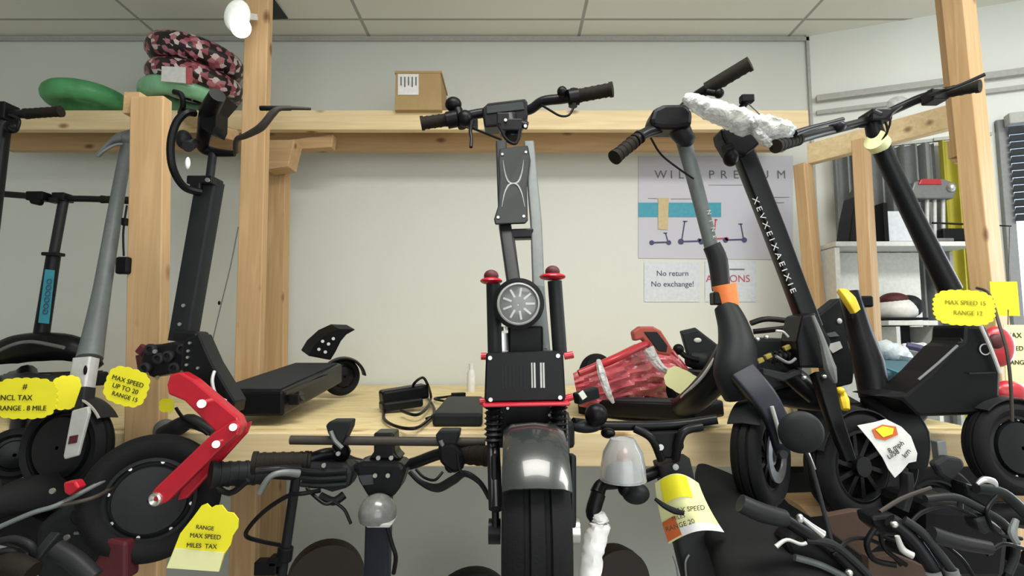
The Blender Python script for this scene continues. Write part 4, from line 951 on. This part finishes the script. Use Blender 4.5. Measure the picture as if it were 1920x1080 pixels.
t = thing('binder', 'pale blue-white binder standing on the storage shelf', 'binder', (W(1695, 445, YS).x, YS+.05, zA))
M().box((W(1694, 445, YS).x, YS+.06, zA+.068), (.11, .08, .13)).build('cover', 'notice_paper', t, .003)
M().box((W(1668, 445, YS).x, YS+.06, zA+.085), (.02, .09, .168)).build('spine', 'black_plastic', t, .002)
t = thing('machine', 'chrome and red topped machine on a stand on the storage shelf', 'machine', (W(1750, 445, YS).x, YS+.05, zA))
q = lambda x, y, Y=YS+.03: W(x, y, Y)
M().prism([q(1705, 372), q(1790, 372), q(1795, 345), q(1770, 335), q(1715, 340)], YY*.07).build('head', 'grey_metal', t, .006)
M().prism([q(1722, 346, YS+.025), q(1768, 346, YS+.025), q(1764, 335, YS+.025), q(1728, 335, YS+.025)], YY*.03).build('red_cap', 'red_gloss', t, .004)
for x in (1738, 1752, 1768): M().cyl(q(x, 372, YS+.06), (q(x, 445, YS+.06).x, YS+.06, zA), .008).build('leg', 'silver_paint', t)
M().ell(q(1782, 352), (.02, .02, .02)).build('knob', 'silver', t)
M().box((q(1755, 440).x, YS+.06, zA+.008), (.12, .1, .014)).build('base', 'grey_metal', t, .003)
t = thing('black_case', 'small black case at the right end of the storage shelf', 'case', (W(1800, 445, YS).x, YS+.05, zA))
M().box((W(1798, 440, YS).x, YS+.06, zA+.03), (.1, .08, .06)).build('body', 'black_plastic', t, .008)
t = thing('helmet', 'white helmet with a dark red top on the low storage shelf', 'helmet', (W(1705, 590, YS).x, YS+.06, zB))
hc = V((W(1705, 592, YS).x, YS+.07, zB))
M().ell(hc+Z*.045, (.085, .07, .055)).build('shell', 'white_plastic', t)
M().ell(hc+Z*.085+X*-.01, (.06, .05, .035)).build('red_top', 'red_dark', t)
M().ell(hc+Z*.06+X*.05, (.05, .06, .05)).build('visor', 'charcoal', t)
M().box(hc+Z*.006, (.17, .13, .01)).build('rim', 'black_plastic', t, .003)
# curtains
def curtain(name, label, ta, tb, z0, z1, mt, folds, off):
    m = M(); n = folds*8; rows = []
    for z in (z0, z1): rows.append([wr(ta+(tb-ta)*k/n, z)+WN*(off+.02*math.sin(k/8*2*math.pi)+.008*math.sin(k*1.3)) for k in range(n+1)])
    m.loft([r for r in rows], cap=False, closed=False)
    b2 = [[p-WN*.006 for p in r] for r in rows]; m.loft(b2, cap=False, closed=False)
    t = thing(name, label, 'curtain', wr((ta+tb)/2, z0)+WN*off)
    m.build('fabric', mt, t); M().bar(wr(ta-.02, z1+.01)+WN*off, wr(tb+.02, z1+.01)+WN*off, .015, .015).build('rail', 'trim_grey', t)
zc1 = W(1700, 262, 2.4).z
def tt(px): k = (px-960)/F; return (k*WY-A0.x)/(WD.x-k*WD.y)
curtain('curtain', 'grey folded curtain behind the angled pine beam', tt(1572), tt(1765), .3, zc1, 'grey_curtain', 9, .05)
curtain('curtain', 'olive yellow curtain beside the wide right post', tt(1772), tt(1862), .3, zc1, 'yellow_curtain', 4, .06)
t = thing('plastic_bag', 'crumpled white plastic bag hooked behind the right handlebar', 'bag', W(1685, 205, 2.2))
M().ell(W(1684, 195, 2.38), (.05, .03, .035)).build('bag', 'clear_film', t)
# things on H's deck
t = thing('plastic_bag', 'pale grey plastic bag lying on the blue-grey scooter deck at the right', 'bag', W(1668, 685, 1.8))
crumple([(1632, 662, 1.75), (1660, 658, 1.72), (1690, 668, 1.7), (1704, 672, 1.7)], [.03, .05, .045, .012], 9, .7).build('bag', 'pale_bag', t)
t = thing('plastic_bag', 'blue and white printed bag lying behind the pale grey bag', 'bag', W(1730, 690, 1.85))
crumple([(1690, 652, 1.9), (1725, 660, 1.88), (1755, 672, 1.85)], [.02, .05, .03], 10, .7).build('bag', 'notice_paper', t)
M().tube(WS([(1700, 648, 1.84), (1730, 655, 1.82), (1750, 670, 1.8)]), .012, 8, 4).build('print', 'ink_navy', t)

# ------------------------------------------------------------ K: lower middle e-scooter handlebar
root = thing('electric_scooter', 'black scooter below the shelf with a smoked headlight dome and phone mounts on its bar', 'scooter', (W(708, 1080, 1.05).x, 1.05, 0))
handlebar(root, WS([(478, 868, 1.0), (560, 866, 1.02), (620, 850, 1.05), (665, 868, 1.07), (720, 876, 1.08), (770, 870, 1.07), (840, 848, 1.04), (925, 856, 1.0)]), .011, glen=.085, grip='grip_rubber', gr_r=.018)
M().cyl(W(545, 825, 1.02), W(910, 829, 1.02), .0085, n=16).build('accessory_bar', 'grip_brown', root)
for x, y in ((632, 800), (838, 818)):
    m = M().prism(WS([(x-22, y-2), (x-14, y-10), (x+24, y-10), (x+22, y+4), (x+8, y+34), (x-4, y+38), (x-18, y+12)], 1.0), YY*.04)
    m.build('phone_mount', 'charcoal', root, .003)
    M().tube(WS([(x-12, y+8, .995), (x-4, y+26, .995), (x+10, y+40, .995)]), .004, 8, 4).build('mount_arm', 'grey_metal', root)
    M().tube(WS([(x, y+30, 1.02), (x+14, y+48, 1.03), (x+4, y+58, 1.04)]), .012, 10, 3).build('mount_clamp', 'black_plastic', root)
m = M().prism(WS([(700, 812), (738, 812), (740, 850), (752, 862), (690, 862), (700, 848)], 1.02), YY*.05); m.build('stem_top', 'black_metal', root, .004)
m = M().prism(WS([(662, 872), (680, 866), (752, 868), (762, 880), (748, 918), (735, 935), (690, 935), (672, 905)], 1.0), YY*.06); dh = m.build('display_housing', 'black_satin', root, .008)
M().prism(WS([(672, 892), (698, 890), (700, 908), (680, 910)], .997), YY*.004).build('display_screen', 'dark_glass', dh)
screws(root, WS([(710, 858), (734, 858), (704, 891), (728, 891), (635, 850), (608, 872)], .992), .004)
m = M().prism(WS([(555, 880), (570, 868), (650, 870), (662, 885), (655, 915), (620, 925), (560, 905)], 1.01), YY*.05); m.build('switch_box', 'dark_grey', root, .01)
for y in (882, 895, 908): M().tube(WS([(565, y, 1.0), (600, y+3, .995), (650, y, 1.0)]), .005, 8, 4).build('switch_rib', 'charcoal', root)
lever(root, WS([(560, 888, .98), (530, 886, .96), (505, 895, .95), (486, 925, .95)]), .005, 'grey_metal')
lever(root, WS([(560, 880, .99), (520, 880, .96), (480, 883, .95)]), .006)
cable(root, [(600, 920, .99), (570, 925, .97), (540, 930, .97), (500, 955, .98), (470, 985, 1.0), (462, 1005, 1.02), (490, 1015, 1.05), (525, 1022, 1.08)], .004)
cable(root, [(575, 915, .99), (595, 935, .98), (615, 945, .98), (640, 930, 1.0)], .003)
cable(root, [(625, 940, .98), (645, 955, .98), (655, 975, .98), (658, 982, .98)], .003)
m = M().tube(WS([(645, 928, 1.0), (625, 940, .99), (600, 930, .99)]), .008, 8, 4); m.build('cable_joint', 'black_plastic', root)
m = M().prism(WS([(820, 835), (850, 832), (866, 852), (870, 880), (850, 890), (824, 868)], .99), YY*.05); m.build('throttle', 'black_plastic', root, .006)
M().tube(WS([(768, 885, 1.0), (790, 905, .99), (820, 915, .98), (850, 900, .97), (872, 888, .96), (900, 905, .95), (918, 935, .94)]), [.004, .005, .008, .008, .006, .0045, .004], 8, 6).build('brake_lever', 'black_metal', root)
cable(root, [(780, 880, 1.0), (795, 895, .99), (815, 900, .98), (830, 885, .99)], .0025); cable(root, [(858, 852, .97), (862, 880, .96), (872, 890, .96)], .003)
c = W(708, 962, .97)
M().ell(c, (.033, .035, .033), th=(0, math.pi*.62)).build('headlight_dome', 'dome_plastic', root)
M().ell(c-Z*.006, (.025, .02, .014)).build('reflector', 'silver_paint', root)
M().prism(WS([(682, 982), (736, 982), (730, 990), (688, 990)], .94), YY*.04).build('dome_rim', 'silver_paint', root, .002)
M().tube([W(712, 930, 1.05), W(708, 1075, 1.06), V((W(700, 1080, 1.06).x, 1.10, .25))], .0215, 4, 1, sq=(1.05, .9), up=YY).build('stem', 'blue_black', root)
cable(root, [(725, 985, 1.02), (735, 1020, 1.02), (742, 1045, 1.02), (738, 1075, 1.03)], .004)
deck(root, (W(700, 1080, 1.06).x, 1.15, .15), (W(700, 1080, 1.06).x, 1.8, .15), .17, .05)
wheel(root, (W(700, 1080, 1.06).x, 1.06, .13), X, .127, .07); wheel(root, (W(700, 1080, 1.06).x, 1.92, .13), X, .127, .07)
# second, thinner stem at left
root = thing('electric_scooter', 'thin black scooter below the shelf, its dark grip beside the red fork wheel', 'scooter', (W(500, 1080, 1.3).x, 1.3, 0))
handlebar(root, WS([(398, 890, 1.1), (480, 886, 1.15), (556, 890, 1.25), (650, 888, 1.35)]), .012, glen=.1, gr_r=.024, grip='charcoal')
M().cyl(W(556, 890, 1.25), W(528, 1080, 1.25), .011, n=16).build('stem', 'black_metal', root)
M().cyl(W(528, 1080, 1.25), V((W(528, 1080, 1.25).x-.03, 1.25, .15)), .013, n=16).build('lower_stem', 'black_metal', root)
m = M().cyl(W(536, 1025, 1.25), W(532, 1052, 1.25), .017, n=16); m.box(W(520, 1050, 1.25), (.03, .03, .02)); m.box(W(502, 1062, 1.25), (.05, .03, .03)); m.build('clamp_collar', 'black_plastic', root, .003)
wheel(root, (W(528, 1080, 1.25).x-.03, 1.25, .12), X, .11, .05)
m = M().tube(WS([(398, 905, 1.1), (430, 925, 1.1), (465, 900, 1.1)]), .006, 8, 4); m.build('brake_lever', 'black_metal', root)

# scooters on the floor behind, only fenders in view
for x, y, nm, mt, Rr in ((612, 1088, 'dark round rear fender of a scooter parked on the floor, left of the central stem', 'brown_seat', .135), (1152, 1094, 'brown rear fender of a scooter parked on the floor beside the white wrapped grip', 'brown_seat', .13), (885, 1160, 'dark fender top of a scooter on the floor at the bottom frame edge', 'charcoal', .17)):
    c = W(x, y, 2.0); r_ = thing('electric_scooter', nm, 'scooter', (c.x, 2.0, 0))
    wheel(r_, c, V((.35, -.93, 0)), Rr*.9, .06, 'plain', rim_mat='brown_seat')
    M().lathe(c, V((.35, -.93, 0)), [(.02, -.03), (Rr*.98, -.035), (Rr, 0), (Rr*.98, .035), (.02, .03)], 40, closed=True).build('rear_fender', mt, r_)
    M().bar((c.x, c.y, c.z), (c.x, 2.0, .0), .03, .05, YY).build('stand', 'black_metal', r_)

# ------------------------------------------------------------ L: lower scooter right of centre
root = thing('electric_scooter', 'black scooter below the shelf with arched twin tubes above a tagged grey stem', 'scooter', (W(1300, 1080, 1.1).x, 1.1, 0))
handlebar(root, WS([(1075, 792, 1.05), (1140, 798, 1.08), (1260, 797, 1.1), (1345, 786, 1.08)]), .0095, gl=False, gr=False, mt='black_satin')
M().tube(WS([(1190, 803, 1.08), (1222, 822, 1.07), (1240, 862, 1.08)]), .0085, 10, 5).build('arch_tube', 'black_satin', root)
M().tube(WS([(1315, 800, 1.08), (1280, 812, 1.07), (1266, 862, 1.08)]), .0085, 10, 5).build('arch_tube', 'black_satin', root)
M().prism(WS([(1218, 810), (1280, 808), (1284, 840), (1268, 860), (1236, 860)], 1.08), YY*.03).build('stem_clamp', 'black_plastic', root, .004)
screws(root, WS([(1238, 838), (1266, 875)], 1.07), .006)
m = M(); m.ell(W(1118, 778, 1.03), (.022, .02, .022)); m.build('bell', 'black_plastic', root)
M().ell(W(1098, 800, 1.05), (.03, .02, .012)).build('switch_box', 'dark_grey', root)
M().ell(W(1140, 812, 1.05), (.014, .014, .01)).build('switch', 'black_plastic', root)
sb, st = W(1312, 1085, 1.1), W(1258, 862, 1.1)
M().tube([st, sb, V((sb.x+.06, 1.12, .3))], .0325, 4, 1, sq=(1, .8), up=YY).build('stem', 'dark_grey', root)
M().tube([W(1292, 1040, 1.07), W(1285, 1055, 1.068), W(1287, 1085, 1.068)], .002, 6, 3).build('stem_ridge', 'grey_metal', root)
M().tube([W(1262, 1042, 1.07), W(1268, 1060, 1.068), W(1272, 1085, 1.068)], .002, 6, 3).build('stem_ridge', 'grey_metal', root)
wheel(root, (sb.x+.06, 1.12, .15), V((.5, -.85, 0)), .14, .07)
m = M(); m.tube(WS([(1120, 925, 1.02), (1130, 908, 1.03), (1160, 905, 1.05), (1205, 895, 1.08), (1240, 880, 1.1)]), [.014, .012, .011, .012, .012], 10, 5); m.build('side_bar', 'black_plastic', root)
m = M(); m.ell(W(1192, 925, 1.04), (.026, .022, .02)); m.build('mirror_base', 'charcoal', root); M().ell(W(1172, 915, 1.04), (.014, .014, .016)).build('knob', 'black_plastic', root)
M().tube(WS([(1122, 925, 1.02), (1112, 960, 1.01), (1120, 972, 1.01)]), .014, 10, 4).build('grip_end', 'black_plastic', root)
# clear windscreen / light
c = W(1168, 868, 1.0)
M().lathe(c, Z, [(.001, .048), (.022, .044), (.036, .02), (.040, -.004), (.042, -.03), (.040, -.03), (.037, -.004), (.033, .018), (.02, .041), (.001, .045)], 32).build('headlight_dome', 'clear_glass', root)
M().ell(c+Z*.006, (.012, .01, .018)).build('amber_reflector', 'orange_print', root)
M().lathe(c, Z, [(.001, -.028), (.034, -.028), (.030, -.008), (.015, .004), (.001, .005)], 28).build('reflector', 'silver_paint', root)
# wrapped grip
t = thing('wrapped_grip', 'handlebar grip wrapped in white foam, pointing down at the bottom centre', 'grip', W(1100, 1080, .98))
crumple([(1122, 962, 1.0), (1124, 985, 1.0), (1112, 1030, .99), (1104, 1090, .98)], [.010, .019, .02, .019], 21, 1).build('foam_wrap', 'white_paper', t)
# curved tag around L's stem
t = thing('price_tag', 'curled yellow tag with an orange patch wrapped around the grey lower stem', 'price tag', W(1290, 1010, 1.03))
def wrapcard(name, mt, u0, u1, v0, v1, off=0):
    m = M(); rows = []; N = 14
    for j in range(7):
        v = v0+(v1-v0)*j/6; row = []
        for i in range(N+1):
            u = u0+(u1-u0)*i/N
            px = 1228+10*v+(82+22*v)*u+16*v*v; py = 906+v*98-18*math.sin(u*math.pi)*(1-.3*v)-6*v*u + 16*v*(1-u)
            row.append(W(px, py, 1.035-.035*math.sin(u*math.pi)-off))
        rows.append(row)
    m.loft(rows, cap=False, closed=False); rows2 = [[p+YY*.001 for p in r] for r in rows]; m.loft(rows2, cap=False, closed=False)
    m.build(name, mt, t)
wrapcard('card', 'pale_card', 0, 1, 0, 1); wrapcard('yellow_patch', 'yellow_card', .12, .72, .02, .4, .0015)
wrapcard('white_foot', 'white_paper', .25, 1, .86, 1, .0015); wrapcard('orange_patch', 'orange_print', 0, .24, .66, .97, .002)
text('MAX SPEED', W(1290, 955, .995), .012, 'marker_ink', t, 'writing', V((1, 0, .1)), V((-.1, 0, 1)))
text('RANGE 20', W(1275, 985, .993), .012, 'marker_ink', t, 'writing', V((1, 0, .3)), V((-.3, 0, 1)))
text('MILES', W(1272, 970, .993), .010, 'marker_ink', t, 'writing', V((1, 0, .3)), V((-.3, 0, 1)))
M().tube(WS([(1228, 935, .99), (1245, 948, .985), (1265, 958, .985), (1282, 962, .985)]), [.003, .005, .006, .004], 8, 4).build('tie_strap', 'black_plastic', t)

# ------------------------------------------------------------ N: lower left
root = thing('electric_bicycle', 'dark grey electric bicycle at the bottom left with a fat tyre and round headlight hood', 'bicycle', (W(120, 1080, 1.1).x, 1.1, 0))
rings = []
for x, y, Y, a, b in ((-10, 960, 1.12, .05, .03), (30, 940, 1.14, .075, .045), (75, 930, 1.17, .08, .045), (115, 935, 1.2, .05, .035), (150, 945, 1.22, .022, .02)):
    c = W(x, y, Y); rings.append([c+V((0, math.cos(t_)*a, math.sin(t_)*b*(1 if math.sin(t_) > 0 else .6))) for t_ in [2*math.pi*k/18 for k in range(18)]])
M().loft(rings).build('saddle', 'rubber', root)
M().prism(WS([(-10, 890), (60, 905), (230, 880), (300, 900), (250, 960), (150, 960), (0, 980)], 1.35), YY*.03).build('rack_bag', 'dark_grey', root, .02)
wheel(root, W(-20, 1110, 1.2), V((.25, -.97, 0)), .20, .10, 'spoke', .12, knobs=26)
M().prism(WS([(60, 985), (110, 950), (190, 945), (240, 985), (235, 1060), (190, 1095), (60, 1095)], 1.12), YY*.06).build('frame_body', 'charcoal', root, .02)
M().prism(WS([(195, 1010), (236, 1018), (236, 1090), (150, 1090), (180, 1050)], 1.08), YY*.04).build('red_panel', 'red_dark', root, .006)
M().tube(WS([(-10, 992, .98), (60, 962, 1.0), (105, 948, 1.02), (160, 920, 1.06), (215, 890, 1.1)]), .0045, 10, 5).build('cable', 'grey_paint', root)
M().tube(WS([(100, 950, 1.02), (170, 935, 1.05), (210, 915, 1.1)]), .004, 10, 5).build('cable', 'grip_brown', root)
M().prism(WS([(118, 905), (140, 902), (148, 915), (130, 930), (120, 925)], 1.02), YY*.02).build('red_reflector', 'red_metal', root, .003)
M().tube(WS([(105, 1030, .98), (140, 1052, .98), (175, 1085, .98)]), .017, 12, 4).build('fork_tube', 'dark_grey', root)
M().tube(WS([(105, 1000, 1.0), (80, 1030, .98), (55, 1065, .97)]), .009, 10, 4, sq=(1, .4)).build('strap', 'dark_grey', root)
M().tube(WS([(-10, 1018, .96), (25, 1010, .96), (58, 1022, .96), (62, 1040, .97)]), .006, 10, 4).build('hoop', 'dark_grey', root)
M().tube(WS([(-10, 1038, .96), (20, 1032, .96), (45, 1040, .97)]), .006, 10, 4).build('hoop', 'dark_grey', root)
M().tube(WS([(-10, 1070, .95), (20, 1058, .95), (60, 1075, .95)]), .02, 10, 4).build('grip', 'grip_rubber', root)
M().tube(WS([(140, 1000, 1.08), (165, 997, 1.08), (170, 990, 1.08)]), .003, 8, 3).build('wire', 'grey_metal', root)
screws(root, WS([(127, 1007), (36, 1050), (100, 920)], 1.0), .005)
m = M().ell(W(152, 968, 1.09), (.02, .01, .018)); m.build('port_cover', 'black_plastic', root)
# small white-grey rack bits behind post
t = thing('kick_scooter', 'grey scooter wheel and clamp half hidden between the front post and the red fork', 'scooter', W(330, 830, 1.5))
M().ell(W(310, 808, 1.38), (.03, .02, .03)).build('clamp_knob', 'grey_paint', t)
M().tube(WS([(305, 815, 1.37), (335, 800, 1.36), (360, 790, 1.36), (400, 810, 1.36)]), [.02, .022, .018, .012], 12, 4).build('bar', 'dark_grey', t)
cable(t, [(330, 765, 1.35), (345, 785, 1.34), (370, 800, 1.33), (390, 815, 1.33)], .004)

# ------------------------------------------------------------ lower right bikes
root = thing('electric_bicycle', 'black electric bicycle at the bottom right of centre, with a round mirror and silver levers', 'bicycle', (W(1420, 1080, 1.0).x, 1.0, 0))
rings = []
for x, y, Y, a, b in ((1325, 880, 1.25, .02, .03), (1350, 905, 1.2, .05, .07), (1385, 960, 1.12, .075, .1), (1425, 1020, 1.05, .10, .11), (1470, 1090, 1.0, .12, .12)):
    c = W(x, y, Y); rings.append([c+V((math.cos(t_)*a, math.sin(t_)*b, math.sin(t_)*a*.3)) for t_ in [2*math.pi*k/20 for k in range(20)]])
M().loft(rings).build('saddle', 'rubber', root)
M().tube(WS([(1388, 943, .95), (1425, 960, .95), (1470, 972, .96)]), [.0155, .0165, .015], 14, 3).build('grip', 'dark_grey', root)
M().tube(WS([(1465, 970, .96), (1500, 992, .97), (1560, 1030, .98), (1620, 1090, .98)]), .011, 12, 4).build('handlebar', 'black_metal', root)
M().tube(WS([(1500, 968, .94), (1520, 985, .94), (1542, 1002, .94)]), [.003, .005, .008], 10, 3).build('lever_blade', 'silver', root)
M().ell(W(1500, 972, .94), (.006, .006, .008)).build('lever_bolt', 'silver', root)
M().tube(WS([(1455, 1025, .94), (1475, 1012, .94), (1500, 1020, .94), (1512, 1018, .94)]), [.004, .003, .003, .003], 10, 4).build('brake_lever', 'silver_paint', root)
m = M().prism(WS([(1470, 1015), (1500, 985), (1550, 1000), (1600, 1045), (1640, 1090), (1500, 1090)], 1.0), YY*.05); m.build('headset', 'black_satin', root, .01)
M().tube(WS([(1490, 1045, .98), (1540, 1060, .98), (1600, 1090, .98)]), .006, 8, 4).build('frame_tube', 'grey_paint', root)
M().tube(WS([(1510, 1012, .97), (1560, 1020, .97), (1610, 1060, .97), (1640, 1095, .97)]), .007, 8, 4).build('frame_tube', 'dark_grey', root)
M().ell(W(1592, 1074, .95), (.006, .006, .006)).build('bolt', 'silver', root)
c = W(1502, 811, 1.0); M().lathe(c, V((-.3, -.95, -.05)), [(.001, .012), (.02, .011), (.034, .006), (.039, -.002), (.036, -.014), (.001, -.016)], 36).build('mirror', 'charcoal', root)
M().tube(WS([(1508, 845, 1.0), (1520, 870, 1.0), (1545, 960, .99), (1560, 1020, .98)]), .004, 10, 4).build('mirror_stalk', 'dark_grey', root)

root = thing('electric_bicycle', 'black electric bicycle at the bottom right corner with curved tubes and an angular mirror', 'bicycle', (W(1780, 1080, 1.0).x, 1.0, 0))
M().prism(WS([(1752, 870), (1775, 855), (1806, 860), (1812, 875), (1785, 905), (1765, 893)], 1.05), YY*.02).build('mirror', 'dark_grey', root, .006)
M().tube(WS([(1790, 900, 1.06), (1800, 930, 1.06), (1800, 960, 1.05)]), .005, 8, 3).build('mirror_stalk', 'black_metal', root)
M().tube(WS([(1735, 935, 1.0), (1790, 932, 1.0), (1840, 955, 1.0), (1885, 985, 1.0), (1905, 1030, 1.0), (1890, 1075, 1.0)]), .007, 10, 5).build('frame_tube', 'dark_grey', root)
M().tube(WS([(1830, 915, 1.02), (1880, 925, 1.02), (1925, 965, 1.02)]), .01, 10, 5).build('frame_tube', 'charcoal', root)
M().tube(WS([(1832, 908, 1.0), (1845, 899, 1.0), (1862, 903, 1.0), (1868, 912, 1.0)]), [.003, .006, .006, .003], 10, 4).build('frame_shine', 'silver', root)  # bright silver piece stands in for a shine on the frame
M().tube(WS([(1745, 1000, .96), (1790, 1015, .96), (1858, 1028, .95)]), [.013, .013, .011], 12, 4).build('grip', 'dark_grey', root)
M().tube(WS([(1668, 975, .98), (1710, 1010, .97), (1745, 1060, .96), (1760, 1095, .96)]), .012, 12, 4).build('handlebar', 'black_metal', root)
M().tube(WS([(1695, 975, .97), (1730, 1000, .96), (1770, 1050, .95), (1800, 1090, .95)]), .008, 10, 4).build('frame_tube', 'dark_grey', root)
m = M().prism(WS([(1635, 970), (1680, 965), (1710, 985), (1700, 1010), (1660, 1005), (1640, 990)], 1.0), YY*.05); m.build('clamp', 'black_metal', root, .006)
M().ell(W(1677, 983, .97), (.007, .006, .006)).build('bolt', 'silver', root)
M().tube(WS([(1682, 1005, .96), (1692, 1030, .96), (1712, 1042, .955)]), [.004, .006, .006], 10, 4).build('brake_lever', 'silver_paint', root)
M().prism(WS([(1735, 945), (1830, 950), (1900, 1000), (1890, 1095), (1770, 1095), (1735, 1000)], 1.12), YY*.15).build('battery_case', 'black_plastic', root, .02)
M().tube(WS([(1750, 1075, .95), (1758, 1095, .95)]), .012, 10, 2).build('fork_leg', 'grey_metal', root)
M().tube(WS([(1782, 1068, .95), (1790, 1095, .95)]), .012, 10, 2).build('fork_leg', 'grey_metal', root)
wheel(root, W(1905, 1080, 1.25), V((-.3, -.95, 0)), .16, .07, 'spoke', .12)
cable(root, [(1640, 990, .98), (1625, 1020, .98), (1640, 1050, .98), (1680, 1060, .97)], .005); cable(root, [(1650, 1000, .97), (1660, 1030, .97), (1700, 1060, .96)], .004)
M().tube(WS([(1650, 960, 1.02), (1690, 935, 1.03), (1745, 915, 1.04)]), .004, 8, 3).build('cable', 'grip_brown', root)
M().tube(WS([(1698, 885, 1.1), (1700, 920, 1.1), (1690, 955, 1.1)]), .013, 10, 3, sq=(1, .5)).build('fender_stay', 'dark_grey', root)
for pp in ([(1640, 1000, .99), (1690, 1015, .98), (1745, 1010, .97), (1800, 1045, .96), (1830, 1090, .96)], [(1870, 930, 1.0), (1850, 960, .99), (1870, 1000, .99), (1915, 1010, 1.0)], [(1700, 990, .97), (1730, 960, .99), (1780, 950, 1.0), (1830, 970, 1.0)], [(1850, 1040, .95), (1880, 1020, .96), (1925, 1030, .97)], [(1560, 1040, .97), (1600, 1010, .98), (1650, 1020, .99), (1690, 1060, .98)]):
    M().tube(WS(pp), .0035, 8, 6).build('cable', 'black_plastic', root)
M().prism(WS([(1830, 975), (1858, 968), (1866, 990), (1850, 1005), (1836, 995)], .99), YY*.03).build('brake_clamp', 'dark_grey', root, .005)
M().prism(WS([(1810, 905), (1848, 918), (1870, 945), (1850, 955), (1815, 935)], 1.03), YY*.04).build('display_housing', 'black_satin', root, .006)
M().tube(WS([(1905, 975, .97), (1898, 1000, .96), (1908, 1020, .95)]), [.005, .007, .005], 8, 3).build('brake_lever', 'grey_paint', root)
# fat tyre bicycle parked under the shelf
root = thing('electric_bicycle', 'black fat tyre bicycle and dark backing slab under the right end of the shelf', 'bicycle', (1.2, 1.75, 0))
wheel(root, W(1740, 960, 1.64), V((.1, -.99, 0)), .15, .08, 'plain'); wheel(root, W(1500, 1060, 1.75), V((.1, -.99, 0)), .2, .08, 'plain')
M().prism(WS([(1400, 880), (1700, 850), (1900, 840), (1915, 1000), (1700, 1090), (1450, 1090), (1380, 980)], 1.7), YY*.05).build('frame_body', 'black_plastic', root, .03)  # broad dark slab put in for the black background under the shelf
t = tag(M().prism(WS([(1757, 828), (1774, 826), (1780, 868), (1762, 868)], 1.2), YY*.02).build('metal_bracket', 'grey_metal', None, .002), 'flat grey metal bracket standing below the right end of the shelf', 'bracket')
# wood/cardboard bits
tag(M().prism(WS([(1500, 948), (1585, 945), (1590, 962), (1520, 970)], 1.3), YY*.1).build('wooden_board', 'pine_dark', None, .002), 'short pale wooden board among the bicycles, below the spoked front wheels', 'board')
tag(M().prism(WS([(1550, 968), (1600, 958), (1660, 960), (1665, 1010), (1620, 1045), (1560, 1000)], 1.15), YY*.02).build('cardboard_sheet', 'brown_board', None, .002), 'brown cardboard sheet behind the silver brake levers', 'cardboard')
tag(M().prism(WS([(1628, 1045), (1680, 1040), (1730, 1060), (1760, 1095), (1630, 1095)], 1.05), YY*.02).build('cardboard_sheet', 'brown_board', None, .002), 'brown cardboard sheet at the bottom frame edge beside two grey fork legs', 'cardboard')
tag(M().prism(WS([(1895, 905), (1925, 925), (1925, 985), (1905, 955)], 1.3), YY*.05).build('wooden_board', 'pine_upright', None, .002), 'light wooden board at the right frame edge below the last wheel', 'board')

# ------------------------------------------------------------ groups of look-alikes
GN = {'scooter': 'electric scooters on and under the rack', 'bicycle': 'electric bicycles at the bottom of the picture', 'price tag': 'price tags on the scooters',
      'post': 'pine posts of the rack', 'beam': 'pine beams of the rack', 'block': 'pine blocks of the rack', 'charger': 'chargers on the shelf', 'pouch': 'red pouches at the right', 'curtain': 'curtains behind the rack', 'cardboard': 'cardboard sheets among the bicycles'}
for o in COL.objects:
    if o.parent is None and o.get('category') in GN and not o.get('group'): o['group'] = GN[o['category']]
